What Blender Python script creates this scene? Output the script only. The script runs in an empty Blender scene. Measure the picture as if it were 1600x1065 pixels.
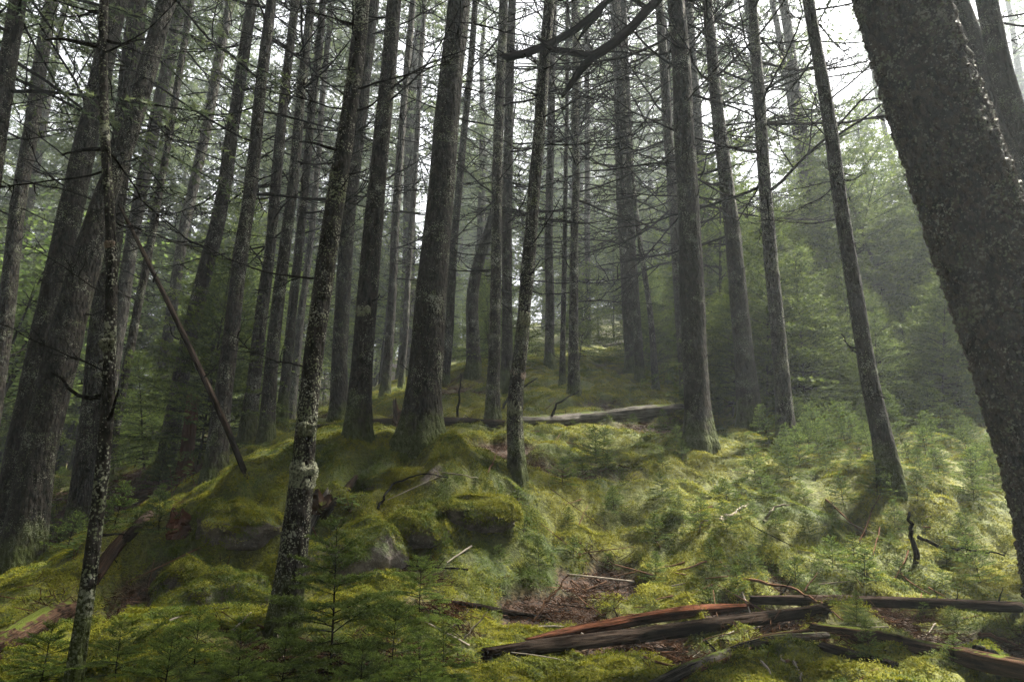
import bpy, math, random
import numpy as np
from mathutils import Vector, Matrix

# ------------------------------------------------------------------ camera, sky, sun, exposure
S = bpy.context.scene
COL = S.collection
F, PITCH, CZ = 1066.7, math.radians(14.0), 1.0
cam = bpy.data.objects.new('camera', bpy.data.cameras.new('camera'))
COL.objects.link(cam)
cam.location = (0, 0, CZ)
cam.rotation_euler = (math.pi / 2 + PITCH, 0, 0)
cam.data.lens, cam.data.sensor_width = 24.0, 36.0
cam.data.clip_start, cam.data.clip_end = 0.05, 400
S.camera = cam

SUN_EL, SUN_AZ = math.radians(57), math.radians(61)      # azimuth clockwise from +Y (view direction)
W = bpy.data.worlds.new("World"); S.world = W; W.use_nodes = True
nt = W.node_tree
sky = nt.nodes.new('ShaderNodeTexSky'); sky.sky_type = 'NISHITA'; sky.sun_disc = False
sky.sun_elevation, sky.sun_rotation = SUN_EL, SUN_AZ
sky.air_density, sky.dust_density, sky.ozone_density = 1.0, 4.0, 1.0
hsv = nt.nodes.new('ShaderNodeHueSaturation'); hsv.inputs['Saturation'].default_value = 0.16
nt.links.new(sky.outputs[0], hsv.inputs['Color'])
nt.links.new(hsv.outputs[0], nt.nodes['Background'].inputs[0])
nt.nodes['Background'].inputs[1].default_value = 0.062
sun = bpy.data.objects.new('sun', bpy.data.lights.new('sun', 'SUN'))
COL.objects.link(sun)
sun.data.energy, sun.data.angle, sun.data.color = 5.0, math.radians(6), (1, 0.94, 0.80)
sdir = Vector((math.sin(SUN_AZ) * math.cos(SUN_EL), math.cos(SUN_AZ) * math.cos(SUN_EL), math.sin(SUN_EL)))
sun.rotation_euler = sdir.to_track_quat('Z', 'Y').to_euler()
sun.location = (8, 6, 30)
S.view_settings.view_transform = 'Standard'; S.view_settings.look = 'None'
S.view_settings.gamma = 1; S.view_settings.use_curve_mapping = False
S.view_settings.exposure = 2.9
HAZE = 0.0025
cy = S.cycles
cy.max_bounces, cy.diffuse_bounces, cy.glossy_bounces = 5, 3, 2
cy.transmission_bounces, cy.volume_bounces, cy.transparent_max_bounces = 3, 2, 8
cy.caustics_reflective = cy.caustics_refractive = False
cy.use_denoising = True
try:
    cy.denoiser = 'OPENIMAGEDENOISE'; cy.denoising_input_passes = 'RGB_ALBEDO_NORMAL'; cy.denoising_prefilter = 'NONE'
except Exception:
    pass
cy.use_adaptive_sampling = True; cy.adaptive_threshold = 0.012
cy.sample_clamp_indirect = 6
cy.blur_glossy = 1.0

R = random.Random(7)
RNG = np.random.default_rng(11)

# ------------------------------------------------------------------ noise
def _h(ix, iy, iz, seed):
    with np.errstate(over='ignore'):
        n = (ix.astype(np.uint32) * np.uint32(374761393) + iy.astype(np.uint32) * np.uint32(668265263)
             + iz.astype(np.uint32) * np.uint32(2147483647) + np.uint32((seed * 1274126177) & 0xffffffff))
        n = (n ^ (n >> np.uint32(13))) * np.uint32(1274126177)
        n = (n ^ (n >> np.uint32(15))) * np.uint32(2246822519)
        n = n ^ (n >> np.uint32(16))
    return n.astype(np.float64) / 4294967296.0

def vnoise(x, y, z, seed=0):
    xi, yi, zi = np.floor(x), np.floor(y), np.floor(z)
    fx, fy, fz = x - xi, y - yi, z - zi
    fx, fy, fz = [t * t * t * (t * (t * 6 - 15) + 10) for t in (fx, fy, fz)]
    xi, yi, zi = [t.astype(np.int64) & 0xffffffff for t in (xi, yi, zi)]
    r = 0
    for a in (0, 1):
        wx = fx if a else 1 - fx
        for b in (0, 1):
            wy = fy if b else 1 - fy
            for c in (0, 1):
                r = r + wx * wy * (fz if c else 1 - fz) * _h((xi + a) & 0xffffffff, (yi + b) & 0xffffffff, (zi + c) & 0xffffffff, seed)
    return r * 2 - 1

def fbm(x, y, z, seed=0, oct=4):
    s, a, f = 0, 0.5, 1.0
    for k in range(oct):
        s = s + a * vnoise(x * f, y * f, z * f, seed + k * 17)
        a *= 0.5; f *= 2.03
    return s

def worley2(x, y, seed=0):
    xi, yi = np.floor(x), np.floor(y)
    best = np.full(x.shape, 9.0)
    zz = np.zeros(x.shape, np.int64)
    for a in (-1, 0, 1):
        for b in (-1, 0, 1):
            cx, cyy = (xi + a).astype(np.int64) & 0xffffffff, (yi + b).astype(np.int64) & 0xffffffff
            px = xi + a + _h(cx, cyy, zz, seed); py = yi + b + _h(cx, cyy, zz, seed + 5)
            best = np.minimum(best, (px - x) ** 2 + (py - y) ** 2)
    return np.sqrt(best)

def worley3(x, y, z, seed=0):
    xi, yi, zi = np.floor(x), np.floor(y), np.floor(z)
    b1 = np.full(x.shape, 9.0); b2 = np.full(x.shape, 9.0); ident = np.zeros(x.shape)
    for a in (-1, 0, 1):
        for b in (-1, 0, 1):
            for c in (-1, 0, 1):
                i, j, k = [(t).astype(np.int64) & 0xffffffff for t in (xi + a, yi + b, zi + c)]
                h0 = _h(i, j, k, seed)
                d = np.sqrt((xi + a + h0 - x) ** 2 + (yi + b + _h(i, j, k, seed + 3) - y) ** 2 + (zi + c + _h(i, j, k, seed + 9) - z) ** 2)
                near = d < b1
                b2 = np.where(near, b1, np.minimum(b2, d)); ident = np.where(near, h0, ident); b1 = np.where(near, d, b1)
    return b1, b2, ident

# ------------------------------------------------------------------ pixel -> world
SP, CP = math.sin(PITCH), math.cos(PITCH)
def ray(px, py):
    u, v = (px - 800) / F, (532.5 - py) / F
    return np.array([u, CP - v * SP, SP + v * CP])
def at_depth(px, py, d): return np.array([0, 0, CZ]) + ray(px, py) * d
def at_y(px, py, y):
    r = ray(px, py); return np.array([0, 0, CZ]) + r * (y / r[1])

# ------------------------------------------------------------------ terrain height
CTRL = [  # photo pixel and the distance along the view axis of the ground seen there
 (0,1065,2.9),(400,1065,2.75),(800,1065,3.2),(1200,1065,3.2),(1600,1065,3.0),
 (780,1028,3.75),(1290,965,4.2),(1590,955,4.3),(1000,1000,3.9),(900,960,4.35),(900,900,4.9),(950,800,5.7),(950,700,7.2),
 (1150,900,4.7),(1130,840,5.2),(1250,800,5.6),(1400,800,5.4),(1391,750,6.1),(1500,860,4.9),(1520,700,6.9),
 (655,695,7.5),(809,742,6.2),(1090,692,7.9),(1228,690,7.4),(1172,664,8.6),(950,652,9.0),(760,588,12.5),(900,572,13.5),
 (1110,602,12.5),(1300,640,10),(1480,612,11),(1000,548,18),(760,566,18),
 (557,683,7.4),(520,690,7.2),(335,745,7.0),(400,690,8.2),(450,670,9.5),(500,668,8.6),(620,650,9.6),
 (600,730,5.7),(560,760,5.3),(640,775,5.2),(720,790,5.2),(800,800,5.3),
 (560,850,4.6),(560,915,4.35),(640,860,4.7),(660,930,4.15),(760,880,4.8),(700,990,3.6),(500,880,4.5),
 (480,780,5.3),(420,800,5.2),(330,830,5.1),(250,860,5.0),(180,930,4.4),(100,950,4.2),(60,900,5.2),
 (300,915,4.55),(360,960,4.1),(300,985,3.8),(440,985,3.7),(280,800,6.0),(190,810,6.6),(100,850,6.4),(15,905,6.0),
 (165,760,9),(255,738,10.5),(200,735,13),(20,760,12),(320,725,11),
]
WPTS = [(-14,4,-0.6),(-14,14,0.6),(-25,30,2.5),(-10,30,4.8),(0,30,8.4),(10,30,9.6),(22,30,11),(9,4,0.9),(12,14,2.6),(14,8,1.8),
        (0,-6,-0.3),(-12,-8,-1.5),(12,-8,0.6),(0,-30,-2.5),(-40,-10,-3),(40,-10,2),(-50,30,2),(50,30,10),(0,60,17),(-40,65,9),(40,65,20),(0,1.2,0.18),(-3,1.0,-0.1),(3,1.0,0.35)]
CP3 = np.array([at_depth(*c) for c in CTRL] + [np.array(w) for w in WPTS])
def _phi(r2): return 0.5 * r2 * np.log(r2 + 1e-9)
_n = len(CP3)
_A = np.zeros((_n + 3, _n + 3))
_d2 = ((CP3[:, None, :2] - CP3[None, :, :2]) ** 2).sum(-1)
_A[:_n, :_n] = _phi(_d2) + np.eye(_n) * 0.05
_A[:_n, _n:] = np.c_[np.ones(_n), CP3[:, :2]]; _A[_n:, :_n] = _A[:_n, _n:].T
_w = np.linalg.solve(_A, np.r_[CP3[:, 2], 0, 0, 0])
def tps(x, y):
    x, y = np.asarray(x, float), np.asarray(y, float)
    z = _w[_n] + _w[_n + 1] * x + _w[_n + 2] * y
    for k in range(_n):
        z = z + _w[k] * _phi((x - CP3[k, 0]) ** 2 + (y - CP3[k, 1]) ** 2)
    return z
def _hit(px, py, fn):
    r = ray(px, py)
    t = np.geomspace(0.8, 90, 1400)
    P = np.array([0, 0, CZ]) + t[:, None] * r
    d = P[:, 2] - fn(P[:, 0], P[:, 1])
    k = np.nonzero(d < 0)[0]
    if len(k) == 0: return P[-1]
    k = max(k[0], 1); f = d[k - 1] / (d[k - 1] - d[k])
    p = P[k - 1] * (1 - f) + P[k] * f
    p[2] = fn(p[:1], p[1:2])[0]
    return p
MOUNDS = [(h := _hit(a, b, tps), r, z) for a, b, r, z in [
    (590,735,.40,.15),(430,795,.26,.16),(520,750,.28,.14),(690,775,.26,.12),(350,855,.26,.16),(425,875,.22,.14),(255,885,.26,.14),(160,900,.25,.12),(480,835,.2,.12),(760,830,.3,.12),(840,870,.3,.12),(700,860,.25,.12),(690,785,.38,.14),(780,770,.40,.10),(900,815,.45,.10),(1130,885,.36,.15),(1060,845,.35,.10),(1370,775,.40,.15),(1200,820,.4,.09),(230,850,.40,.10),
    (400,830,.33,.12),(340,870,.35,.10),(480,800,.3,.08),(560,820,.35,.10),(760,870,.4,.10),(1000,760,.5,.08),(850,650,.6,.1),(950,610,.8,.16),(760,600,.9,.18),(690,640,.6,.12),(1090,960,.16,.05),(1330,1010,.3,.06)]]
HOLES = [(_hit(a, b, tps), r, z) for a, b, r, z in [(640,765,.20,.20),(560,785,.15,.18),(462,860,.16,.18),(392,900,.16,.18),(300,890,.15,.15),(730,825,.14,.14),(800,855,.13,.12),(1045,885,.16,.12),(225,955,.25,.12),(620,800,.2,.1),(950,880,.3,.04),(470,850,.2,.12)]]
BARE = [(_hit(a, b, tps), r) for a, b, r in [(950,935,.30),(880,985,.36),(1010,1010,.45),(1200,1010,.5),(1350,985,.45),(1000,1060,.5),(1150,1045,.4),(1500,1040,.3),(300,960,.35),(390,985,.3),(230,945,.3),(120,985,.4),(180,870,.25),(700,680,.35),(1000,690,.5),(790,715,.35),(600,700,.3),(1120,660,.4),(940,655,.6)]]
ROCK = [(_hit(a, b, tps), r) for a, b, r in [(672,828,.10),(330,955,.12)]]
def bump(x, y, c, r): return np.exp(-((x - c[0]) ** 2 + (y - c[1]) ** 2) / (r * r))
def bare_mask(x, y):
    b = np.zeros(np.shape(x))
    for c, r in BARE: b = np.maximum(b, bump(x, y, c, r * 0.82))
    n = fbm(x * 2.3, y * 2.3, x * 0, 31, 4)
    g = fbm(x * 1.1, y * 1.1, x * 0, 77, 3)
    far = np.clip((np.hypot(x, y) - 13) / 6, 0, 1) * -0.15
    left = np.clip((-x - 2.2) / 2.5, 0, 1) * np.clip((y - 4.5) / 2, 0, 1) * 0.6
    return np.clip((b + n * 0.9 - 0.42) * 3.2, 0, 1) * 0.999 + np.clip((g - 0.18 + far + left) * 3, 0, 1) * (1 - np.clip((b + n * 0.9 - 0.42) * 3.2, 0, 1))
def height(x, y):
    x, y = np.asarray(x, float), np.asarray(y, float)
    z = tps(x, y)
    for c, r, a in MOUNDS: z = z + a * bump(x, y, c, r)
    for c, r, a in HOLES: z = z - a * bump(x, y, c, r)
    wx = x + 0.18 * vnoise(x * 2.1, y * 2.1, x * 0, 3); wy = y + 0.18 * vnoise(x * 2.1, y * 2.1, x * 0, 4)
    z = z + 0.10 * fbm(x * 0.9, y * 0.9, x * 0, 8, 3)
    amp = 1 - 0.75 * bare_mask(x, y)
    d = worley2(wx / 0.42, wy / 0.42, 21)
    z = z + amp * 0.15 * (0.7 - np.minimum(d, 1.1) ** 2)
    d = worley2(wx / 0.17, wy / 0.17, 22)
    z = z + amp * 0.066 * (0.7 - np.minimum(d, 1.1) ** 2)
    d = worley2(x / 0.075 + 3, y / 0.075, 23)
    z = z + amp * 0.018 * (0.7 - np.minimum(d, 1.1) ** 2)
    return z
def hit(px, py): return _hit(px, py, height)
def hz(x, y): return float(height(np.array([x]), np.array([y]))[0])

# ------------------------------------------------------------------ mesh helpers
def mesh_np(name, V, faces, mats=(), mat_idx=None, smooth=True, attrs=None):
    """faces: (M,3) or (M,4) int array, or a list of such arrays"""
    fs = faces if isinstance(faces, list) else [faces]
    fs = [np.asarray(f, np.int32) for f in fs if len(f)]
    me = bpy.data.meshes.new(name)
    V = np.asarray(V, np.float32)
    me.vertices.add(len(V)); me.vertices.foreach_set('co', V.ravel())
    nl = sum(f.size for f in fs); nf = sum(len(f) for f in fs)
    me.loops.add(nl); me.polygons.add(nf)
    me.loops.foreach_set('vertex_index', np.concatenate([f.ravel() for f in fs]))
    tot = np.concatenate([np.full(len(f), f.shape[1], np.int32) for f in fs])
    me.polygons.foreach_set('loop_start', np.r_[0, np.cumsum(tot)[:-1]].astype(np.int32))
    me.polygons.foreach_set('use_smooth', np.full(nf, smooth))
    for m in mats: me.materials.append(m)
    if mat_idx is not None: me.polygons.foreach_set('material_index', np.asarray(mat_idx, np.int32))
    me.update(calc_edges=True)
    for k, a in (attrs or {}).items():
        a = np.asarray(a, np.float32)
        if a.ndim == 2: at = me.attributes.new(k, 'FLOAT_VECTOR', 'POINT'); at.data.foreach_set('vector', a.ravel())
        else: at = me.attributes.new(k, 'FLOAT', 'POINT'); at.data.foreach_set('value', a)
    return me

def link(name, me, parent=None, loc=(0, 0, 0), rot=None, scale=None):
    o = bpy.data.objects.new(name, me); COL.objects.link(o)
    o.location = loc
    if rot is not None: o.rotation_euler = rot
    if scale is not None: o.scale = (scale,) * 3 if np.isscalar(scale) else scale
    if parent: o.parent = parent
    return o
def thing(name, label, cat, loc, group=None):
    o = link(name, None, None, loc); o['label'] = label; o['category'] = cat
    if group: o['group'] = group
    return o
def tag(o, label=None, cat=None, group=None, kind=None):
    for k, v in (('label', label), ('category', cat), ('group', group), ('kind', kind)):
        if v: o[k] = v
    return o

class Tubes:
    """collects tapered tubes; .mesh() gives one mesh"""
    def __init__(s): s.V, s.F, s.n, s.A, s.B = [], [], 0, [], []
    def add(s, P, r, sides=4, cap=True, a=0.0):
        P = np.asarray(P, float); m = len(P); r = np.broadcast_to(np.asarray(r, float), (m,))
        T = np.gradient(P, axis=0); T /= np.linalg.norm(T, axis=1)[:, None] + 1e-9
        ref = np.array([0, 0, 1.0]) if abs(T[:, 2]).mean() < 0.8 else np.array([1.0, 0, 0])
        N = np.cross(T, ref); N /= np.linalg.norm(N, axis=1)[:, None] + 1e-9
        B = np.cross(T, N)
        an = np.arange(sides) * 2 * math.pi / sides
        ring = P[:, None] + r[:, None, None] * (np.cos(an)[None, :, None] * N[:, None] + np.sin(an)[None, :, None] * B[:, None])
        s.V.append(ring.reshape(-1, 3)); s.A.append(np.full(m * sides, a))
        ln = np.r_[0, np.cumsum(np.linalg.norm(np.diff(P, axis=0), axis=1))] + s.n * 0.37
        s.B.append(np.stack([np.broadcast_to(ln[:, None], (m, sides)), np.cos(an)[None] * r[:, None], np.sin(an)[None] * r[:, None]], -1).reshape(-1, 3))
        i = np.arange(m - 1)[:, None] * sides; j = np.arange(sides)[None]; k = (j + 1) % sides
        s.F.append((s.n + np.stack([i + j, i + k, i + sides + k, i + sides + j], -1)).reshape(-1, 4))
        s.n += m * sides
    def arrays(s):
        return np.concatenate(s.V), np.concatenate(s.F), np.concatenate(s.A)
    def mesh(s, name, mat):
        V, Fq, _ = s.arrays()
        return mesh_np(name, V, Fq, [mat], attrs={'fib': np.concatenate(s.B)})

# ------------------------------------------------------------------ materials
def newmat(name):
    m = bpy.data.materials.new(name); m.use_nodes = True
    nt = m.node_tree; return m, nt, nt.nodes['Principled BSDF']
def N(nt, t, **kw):
    n = nt.nodes.new('ShaderNode' + t)
    for k, v in kw.items():
        if k in n.inputs: n.inputs[k].default_value = v
        else: setattr(n, k, v)
    return n
def ramp(nt, src, stops):
    r = nt.nodes.new('ShaderNodeValToRGB'); e = r.color_ramp.elements
    while len(e) > 1: e.remove(e[-1])
    for i, (p, c) in enumerate(stops):
        x = e[0] if i == 0 else e.new(p)
        x.position = p; x.color = (*c, 1) if not np.isscalar(c) else (c, c, c, 1)
    nt.links.new(src, r.inputs[0]); return r.outputs[0]
def mixc(nt, fac, a, b):
    m = nt.nodes.new('ShaderNodeMix'); m.data_type = 'RGBA'
    for sock, v in ((m.inputs[0], fac), (m.inputs[6], a), (m.inputs[7], b)):
        if hasattr(v, 'node'): nt.links.new(v, sock)
        else: sock.default_value = v if np.isscalar(v) else (*v, 1)
    return m.outputs[2]
def math_(nt, op, a, b=None, clamp=False):
    m = nt.nodes.new('ShaderNodeMath'); m.operation = op; m.use_clamp = clamp
    for s, v in ((m.inputs[0], a), (m.inputs[1], b)):
        if v is None: continue
        if hasattr(v, 'node'): nt.links.new(v, s)
        else: s.default_value = v
    return m.outputs[0]
def bumpn(nt, bsdf, h, strength, dist):
    b = nt.nodes.new('ShaderNodeBump'); b.inputs['Strength'].default_value = strength; b.inputs['Distance'].default_value = dist
    nt.links.new(h, b.inputs['Height']); nt.links.new(b.outputs[0], bsdf.inputs['Normal'])

def bark_mat(name, dark, light, lichen, lich_amt, moss_h=0.4, moss_amt=0.6, vsc=1.0, rough=0.75, lsc=1.0):
    m, nt, b = newmat(name)
    tc = N(nt, 'TexCoord'); oi = N(nt, 'ObjectInfo')
    off = nt.nodes.new('ShaderNodeVectorMath'); off.operation = 'ADD'
    sc = nt.nodes.new('ShaderNodeVectorMath'); sc.operation = 'SCALE'; sc.inputs[0].default_value = (37, 19, 7)
    nt.links.new(oi.outputs['Random'], sc.inputs['Scale'])
    nt.links.new(tc.outputs['Object'], off.inputs[0]); nt.links.new(sc.outputs[0], off.inputs[1])
    mp = N(nt, 'Mapping'); mp.inputs['Scale'].default_value = (1, 1, 0.42)
    nt.links.new(off.outputs[0], mp.inputs[0])
    vo = N(nt, 'TexVoronoi', Scale=34 * vsc); vo.feature = 'F1'; nt.links.new(mp.outputs[0], vo.inputs['Vector'])
    n1 = N(nt, 'TexNoise', Scale=48 * vsc, Detail=4.0, Roughness=0.65); nt.links.new(mp.outputs[0], n1.inputs['Vector'])
    n2 = N(nt, 'TexNoise', Scale=5.0, Detail=3.0); nt.links.new(off.outputs[0], n2.inputs['Vector'])
    pa = N(nt, 'Attribute'); pa.attribute_name = 'plate'
    n0 = N(nt, 'TexNoise', Scale=20 * vsc, Detail=5.0, Roughness=0.7); nt.links.new(mp.outputs[0], n0.inputs['Vector'])
    nn = math_(nt, 'ADD', math_(nt, 'MULTIPLY', n1.outputs[0], 0.5), math_(nt, 'MULTIPLY', n0.outputs[0], 0.5))
    nn = math_(nt, 'ADD', nn, pa.outputs['Fac'])
    base = mixc(nt, ramp(nt, nn, [(0.43, 0.0), (0.60, 1.0)]), dark, light)
    base = mixc(nt, ramp(nt, n2.outputs[0], [(0.4, 0.0), (0.72, 0.45)]), base, tuple(0.6 * c for c in light))
    # lichen flecks
    n3 = N(nt, 'TexVoronoi', Scale=95.0 * lsc, Randomness=1.0); nt.links.new(off.outputs[0], n3.inputs['Vector'])
    n4 = N(nt, 'TexNoise', Scale=4.5, Detail=7.0, Roughness=0.72); nt.links.new(off.outputs[0], n4.inputs['Vector'])
    n5 = N(nt, 'TexNoise', Scale=75.0 * lsc, Detail=5.0, Roughness=0.75); nt.links.new(off.outputs[0], n5.inputs['Vector'])
    t = math_(nt, 'ADD', math_(nt, 'MULTIPLY', n4.outputs[0], 1.3), math_(nt, 'MULTIPLY', n5.outputs[0], 0.9))
    t = math_(nt, 'SUBTRACT', t, math_(nt, 'MULTIPLY', n3.outputs['Distance'], 0.55))
    lf = ramp(nt, t, [(1.02 - lich_amt, 0.0), (1.10 - lich_amt, 0.85)])
    n6 = N(nt, 'TexNoise', Scale=11.0); nt.links.new(off.outputs[0], n6.inputs['Vector'])
    lc = mixc(nt, ramp(nt, n6.outputs[0], [(0.4, 0.0), (0.6, 1.0)]), lichen, tuple(c * k for c, k in zip(lichen, (0.55, 0.62, 0.42))))
    col = mixc(nt, lf, base, lc)
    # moss sleeve near the foot
    sep = N(nt, 'SeparateXYZ'); nt.links.new(tc.outputs['Object'], sep.inputs[0])
    mf = math_(nt, 'SUBTRACT', 1.0, math_(nt, 'DIVIDE', sep.outputs[2], moss_h))
    mf = math_(nt, 'ADD', mf, math_(nt, 'MULTIPLY', math_(nt, 'SUBTRACT', n4.outputs[0], 0.5), 3.2))
    mf = math_(nt, 'MULTIPLY', ramp(nt, mf, [(0.15, 0.0), (0.75, 1.0)]), moss_amt)
    col = mixc(nt, mf, col, (0.055, 0.072, 0.014))
    nt.links.new(col, b.inputs['Base Color'])
    b.inputs['Roughness'].default_value = rough; b.inputs['Specular IOR Level'].default_value = 0.06
    h = math_(nt, 'ADD', math_(nt, 'MULTIPLY', vo.outputs['Distance'], -0.9), math_(nt, 'ADD', math_(nt, 'MULTIPLY', n1.outputs[0], 0.8), math_(nt, 'MULTIPLY', lf, 0.15)))
    bumpn(nt, b, h, 1.0, 0.035)
    return m

M = {}
M['bark'] = bark_mat('spruce_bark', (0.0035, 0.003, 0.0027), (0.034, 0.029, 0.025), (0.24, 0.245, 0.21), 0.03)
M['bark_lichen'] = bark_mat('lichen_bark', (0.0035, 0.003, 0.0027), (0.038, 0.033, 0.029), (0.30, 0.30, 0.25), 0.115, 0.35, 0.6)
M['bark_big'] = bark_mat('scaly_bark', (0.0025, 0.002, 0.0017), (0.052, 0.039, 0.031), (0.27, 0.26, 0.23), 0.075, 0.3, 0.3, 0.8, 0.5, lsc=0.48)
M['bark_far'] = bark_mat('far_bark', (0.006, 0.005, 0.0045), (0.040, 0.035, 0.031), (0.22, 0.22, 0.20), 0.03, 0.5, 0.7, 0.6)

def wood_mat(name, c1, c2, scale=(5, 95, 95), rough=0.8, moss=0.0):
    m, nt, b = newmat(name)
    tc = N(nt, 'TexCoord'); mp = N(nt, 'Mapping'); mp.inputs['Scale'].default_value = scale
    fb = N(nt, 'Attribute'); fb.attribute_name = 'fib'; nt.links.new(fb.outputs['Vector'], mp.inputs[0])
    n = N(nt, 'TexNoise', Scale=1.0, Detail=6.0, Roughness=0.7); nt.links.new(mp.outputs[0], n.inputs['Vector'])
    n2 = N(nt, 'TexNoise', Scale=4.0, Detail=5.0, Roughness=0.7); nt.links.new(tc.outputs['Object'], n2.inputs['Vector'])
    f = math_(nt, 'ADD', math_(nt, 'MULTIPLY', n.outputs[0], 0.65), math_(nt, 'MULTIPLY', n2.outputs[0], 0.35))
    col = mixc(nt, ramp(nt, f, [(0.42, 0.0), (0.60, 1.0)]), c1, c2)
    if moss:
        g = N(nt, 'NewGeometry'); sp = N(nt, 'SeparateXYZ'); nt.links.new(g.outputs['Normal'], sp.inputs[0])
        mf = math_(nt, 'ADD', math_(nt, 'MULTIPLY', sp.outputs[2], 0.5), math_(nt, 'MULTIPLY', n2.outputs[0], 1.0))
        col = mixc(nt, ramp(nt, mf, [(1.06 - moss, 0.0), (1.2 - moss, 0.85)]), col, (0.06, 0.078, 0.015))
    nt.links.new(col, b.inputs['Base Color']); b.inputs['Roughness'].default_value = rough; b.inputs['Specular IOR Level'].default_value = 0.0
    bumpn(nt, b, f, 1.0, 0.02)
    return m
def lichen_mat(name, c1, c2):
    m, nt, b = newmat(name); tc = N(nt, 'TexCoord')
    n = N(nt, 'TexNoise', Scale=70.0, Detail=5.0, Roughness=0.7); nt.links.new(tc.outputs['Object'], n.inputs['Vector'])
    nt.links.new(mixc(nt, ramp(nt, n.outputs[0], [(.38, 0.0), (.6, 1.0)]), c1, c2), b.inputs['Base Color']); b.inputs['Roughness'].default_value = .9
    bumpn(nt, b, n.outputs[0], 1.0, .03); return m
M['lichen'] = lichen_mat('crust_lichen', (0.03, 0.03, 0.018), (0.30, 0.31, 0.21))
M['lichen_pink'] = lichen_mat('pink_scar', (0.05, 0.03, 0.02), (0.26, 0.19, 0.15))
M['twig'] = wood_mat('dead_twig', (0.003, 0.0026, 0.0023), (0.013, 0.0115, 0.010), (20, 20, 20))
M['log_dark'] = wood_mat('wet_log', (0.004, 0.003, 0.0025), (0.036, 0.027, 0.022), moss=0.02)
M['log_grey'] = wood_mat('grey_log', (0.025, 0.022, 0.02), (0.17, 0.158, 0.148), moss=0.2)
M['log_dull'] = wood_mat('dull_log', (0.008, 0.007, 0.006), (0.085, 0.077, 0.068), moss=0.2)
M['log_brown'] = wood_mat('brown_log', (0.008, 0.006, 0.005), (0.075, 0.045, 0.031), moss=0.1)
M['log_red'] = wood_mat('rotten_red_wood', (0.012, 0.006, 0.004), (0.10, 0.042, 0.025))
M['litter'] = wood_mat('litter_bits', (0.010, 0.006, 0.004), (0.070, 0.036, 0.021))
M['stick'] = wood_mat('stick', (0.03, 0.018, 0.012), (0.15, 0.085, 0.055))
M['stick_pale'] = wood_mat('pale_stick', (0.12, 0.10, 0.08), (0.34, 0.30, 0.25))

def leaf_mat(name, c_old, c_new, var=0.3, trans=0.3):
    m, nt, b = newmat(name)
    at = N(nt, 'Attribute'); at.attribute_name = 'tip'
    oi = N(nt, 'ObjectInfo')
    col = mixc(nt, at.outputs['Fac'], c_old, c_new)
    hs = N(nt, 'HueSaturation'); nt.links.new(col, hs.inputs['Color'])
    v = math_(nt, 'ADD', math_(nt, 'MULTIPLY', oi.outputs['Random'], 2 * var), 1 - var)
    nt.links.new(v, hs.inputs['Value'])
    tr = N(nt, 'BsdfTranslucent'); nt.links.new(hs.outputs[0], tr.inputs[0])
    b.inputs['Roughness'].default_value = 0.6; b.inputs['Specular IOR Level'].default_value = 0.08
    nt.links.new(hs.outputs[0], b.inputs['Base Color'])
    mx = N(nt, 'MixShader'); mx.inputs[0].default_value = trans
    nt.links.new(b.outputs[0], mx.inputs[1]); nt.links.new(tr.outputs[0], mx.inputs[2])
    nt.links.new(mx.outputs[0], nt.nodes['Material Output'].inputs[0])
    return m
M['needle'] = leaf_mat('spruce_needles', (0.026, 0.046, 0.011), (0.120, 0.165, 0.030))
M['needle_young'] = leaf_mat('young_needles', (0.032, 0.054, 0.013), (0.130, 0.172, 0.034))
M['needle_crown'] = leaf_mat('crown_needles', (0.036, 0.055, 0.028), (0.10, 0.125, 0.05), 0.3, 0.4)
M['leaf'] = leaf_mat('broad_leaves', (0.06, 0.10, 0.03), (0.13, 0.18, 0.05), 0.2, 0.45)

def moss_mat(name):
    m, nt, b = newmat(name)
    at = N(nt, 'Attribute'); at.attribute_name = 'tip'
    g = N(nt, 'NewGeometry'); oi = N(nt, 'ObjectInfo')
    n = N(nt, 'TexNoise', Scale=1.6, Detail=4.0, Roughness=0.65); nt.links.new(oi.outputs['Location'], n.inputs['Vector'])
    f = math_(nt, 'ADD', n.outputs[0], math_(nt, 'MULTIPLY', math_(nt, 'SUBTRACT', oi.outputs['Random'], 0.5), 0.34))
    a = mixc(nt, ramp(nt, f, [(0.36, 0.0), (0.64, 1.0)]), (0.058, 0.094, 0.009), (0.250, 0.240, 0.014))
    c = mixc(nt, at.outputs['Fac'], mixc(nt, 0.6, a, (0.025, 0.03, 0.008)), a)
    nt.links.new(c, b.inputs['Base Color']); b.inputs['Roughness'].default_value = 0.8; b.inputs['Specular IOR Level'].default_value = 0.15
    tr = N(nt, 'BsdfTranslucent'); nt.links.new(c, tr.inputs[0])
    mx = N(nt, 'MixShader'); mx.inputs[0].default_value = 0.3
    nt.links.new(b.outputs[0], mx.inputs[1]); nt.links.new(tr.outputs[0], mx.inputs[2])
    nt.links.new(mx.outputs[0], nt.nodes['Material Output'].inputs[0])
    return m
M['moss'] = moss_mat('feather_moss')

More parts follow.
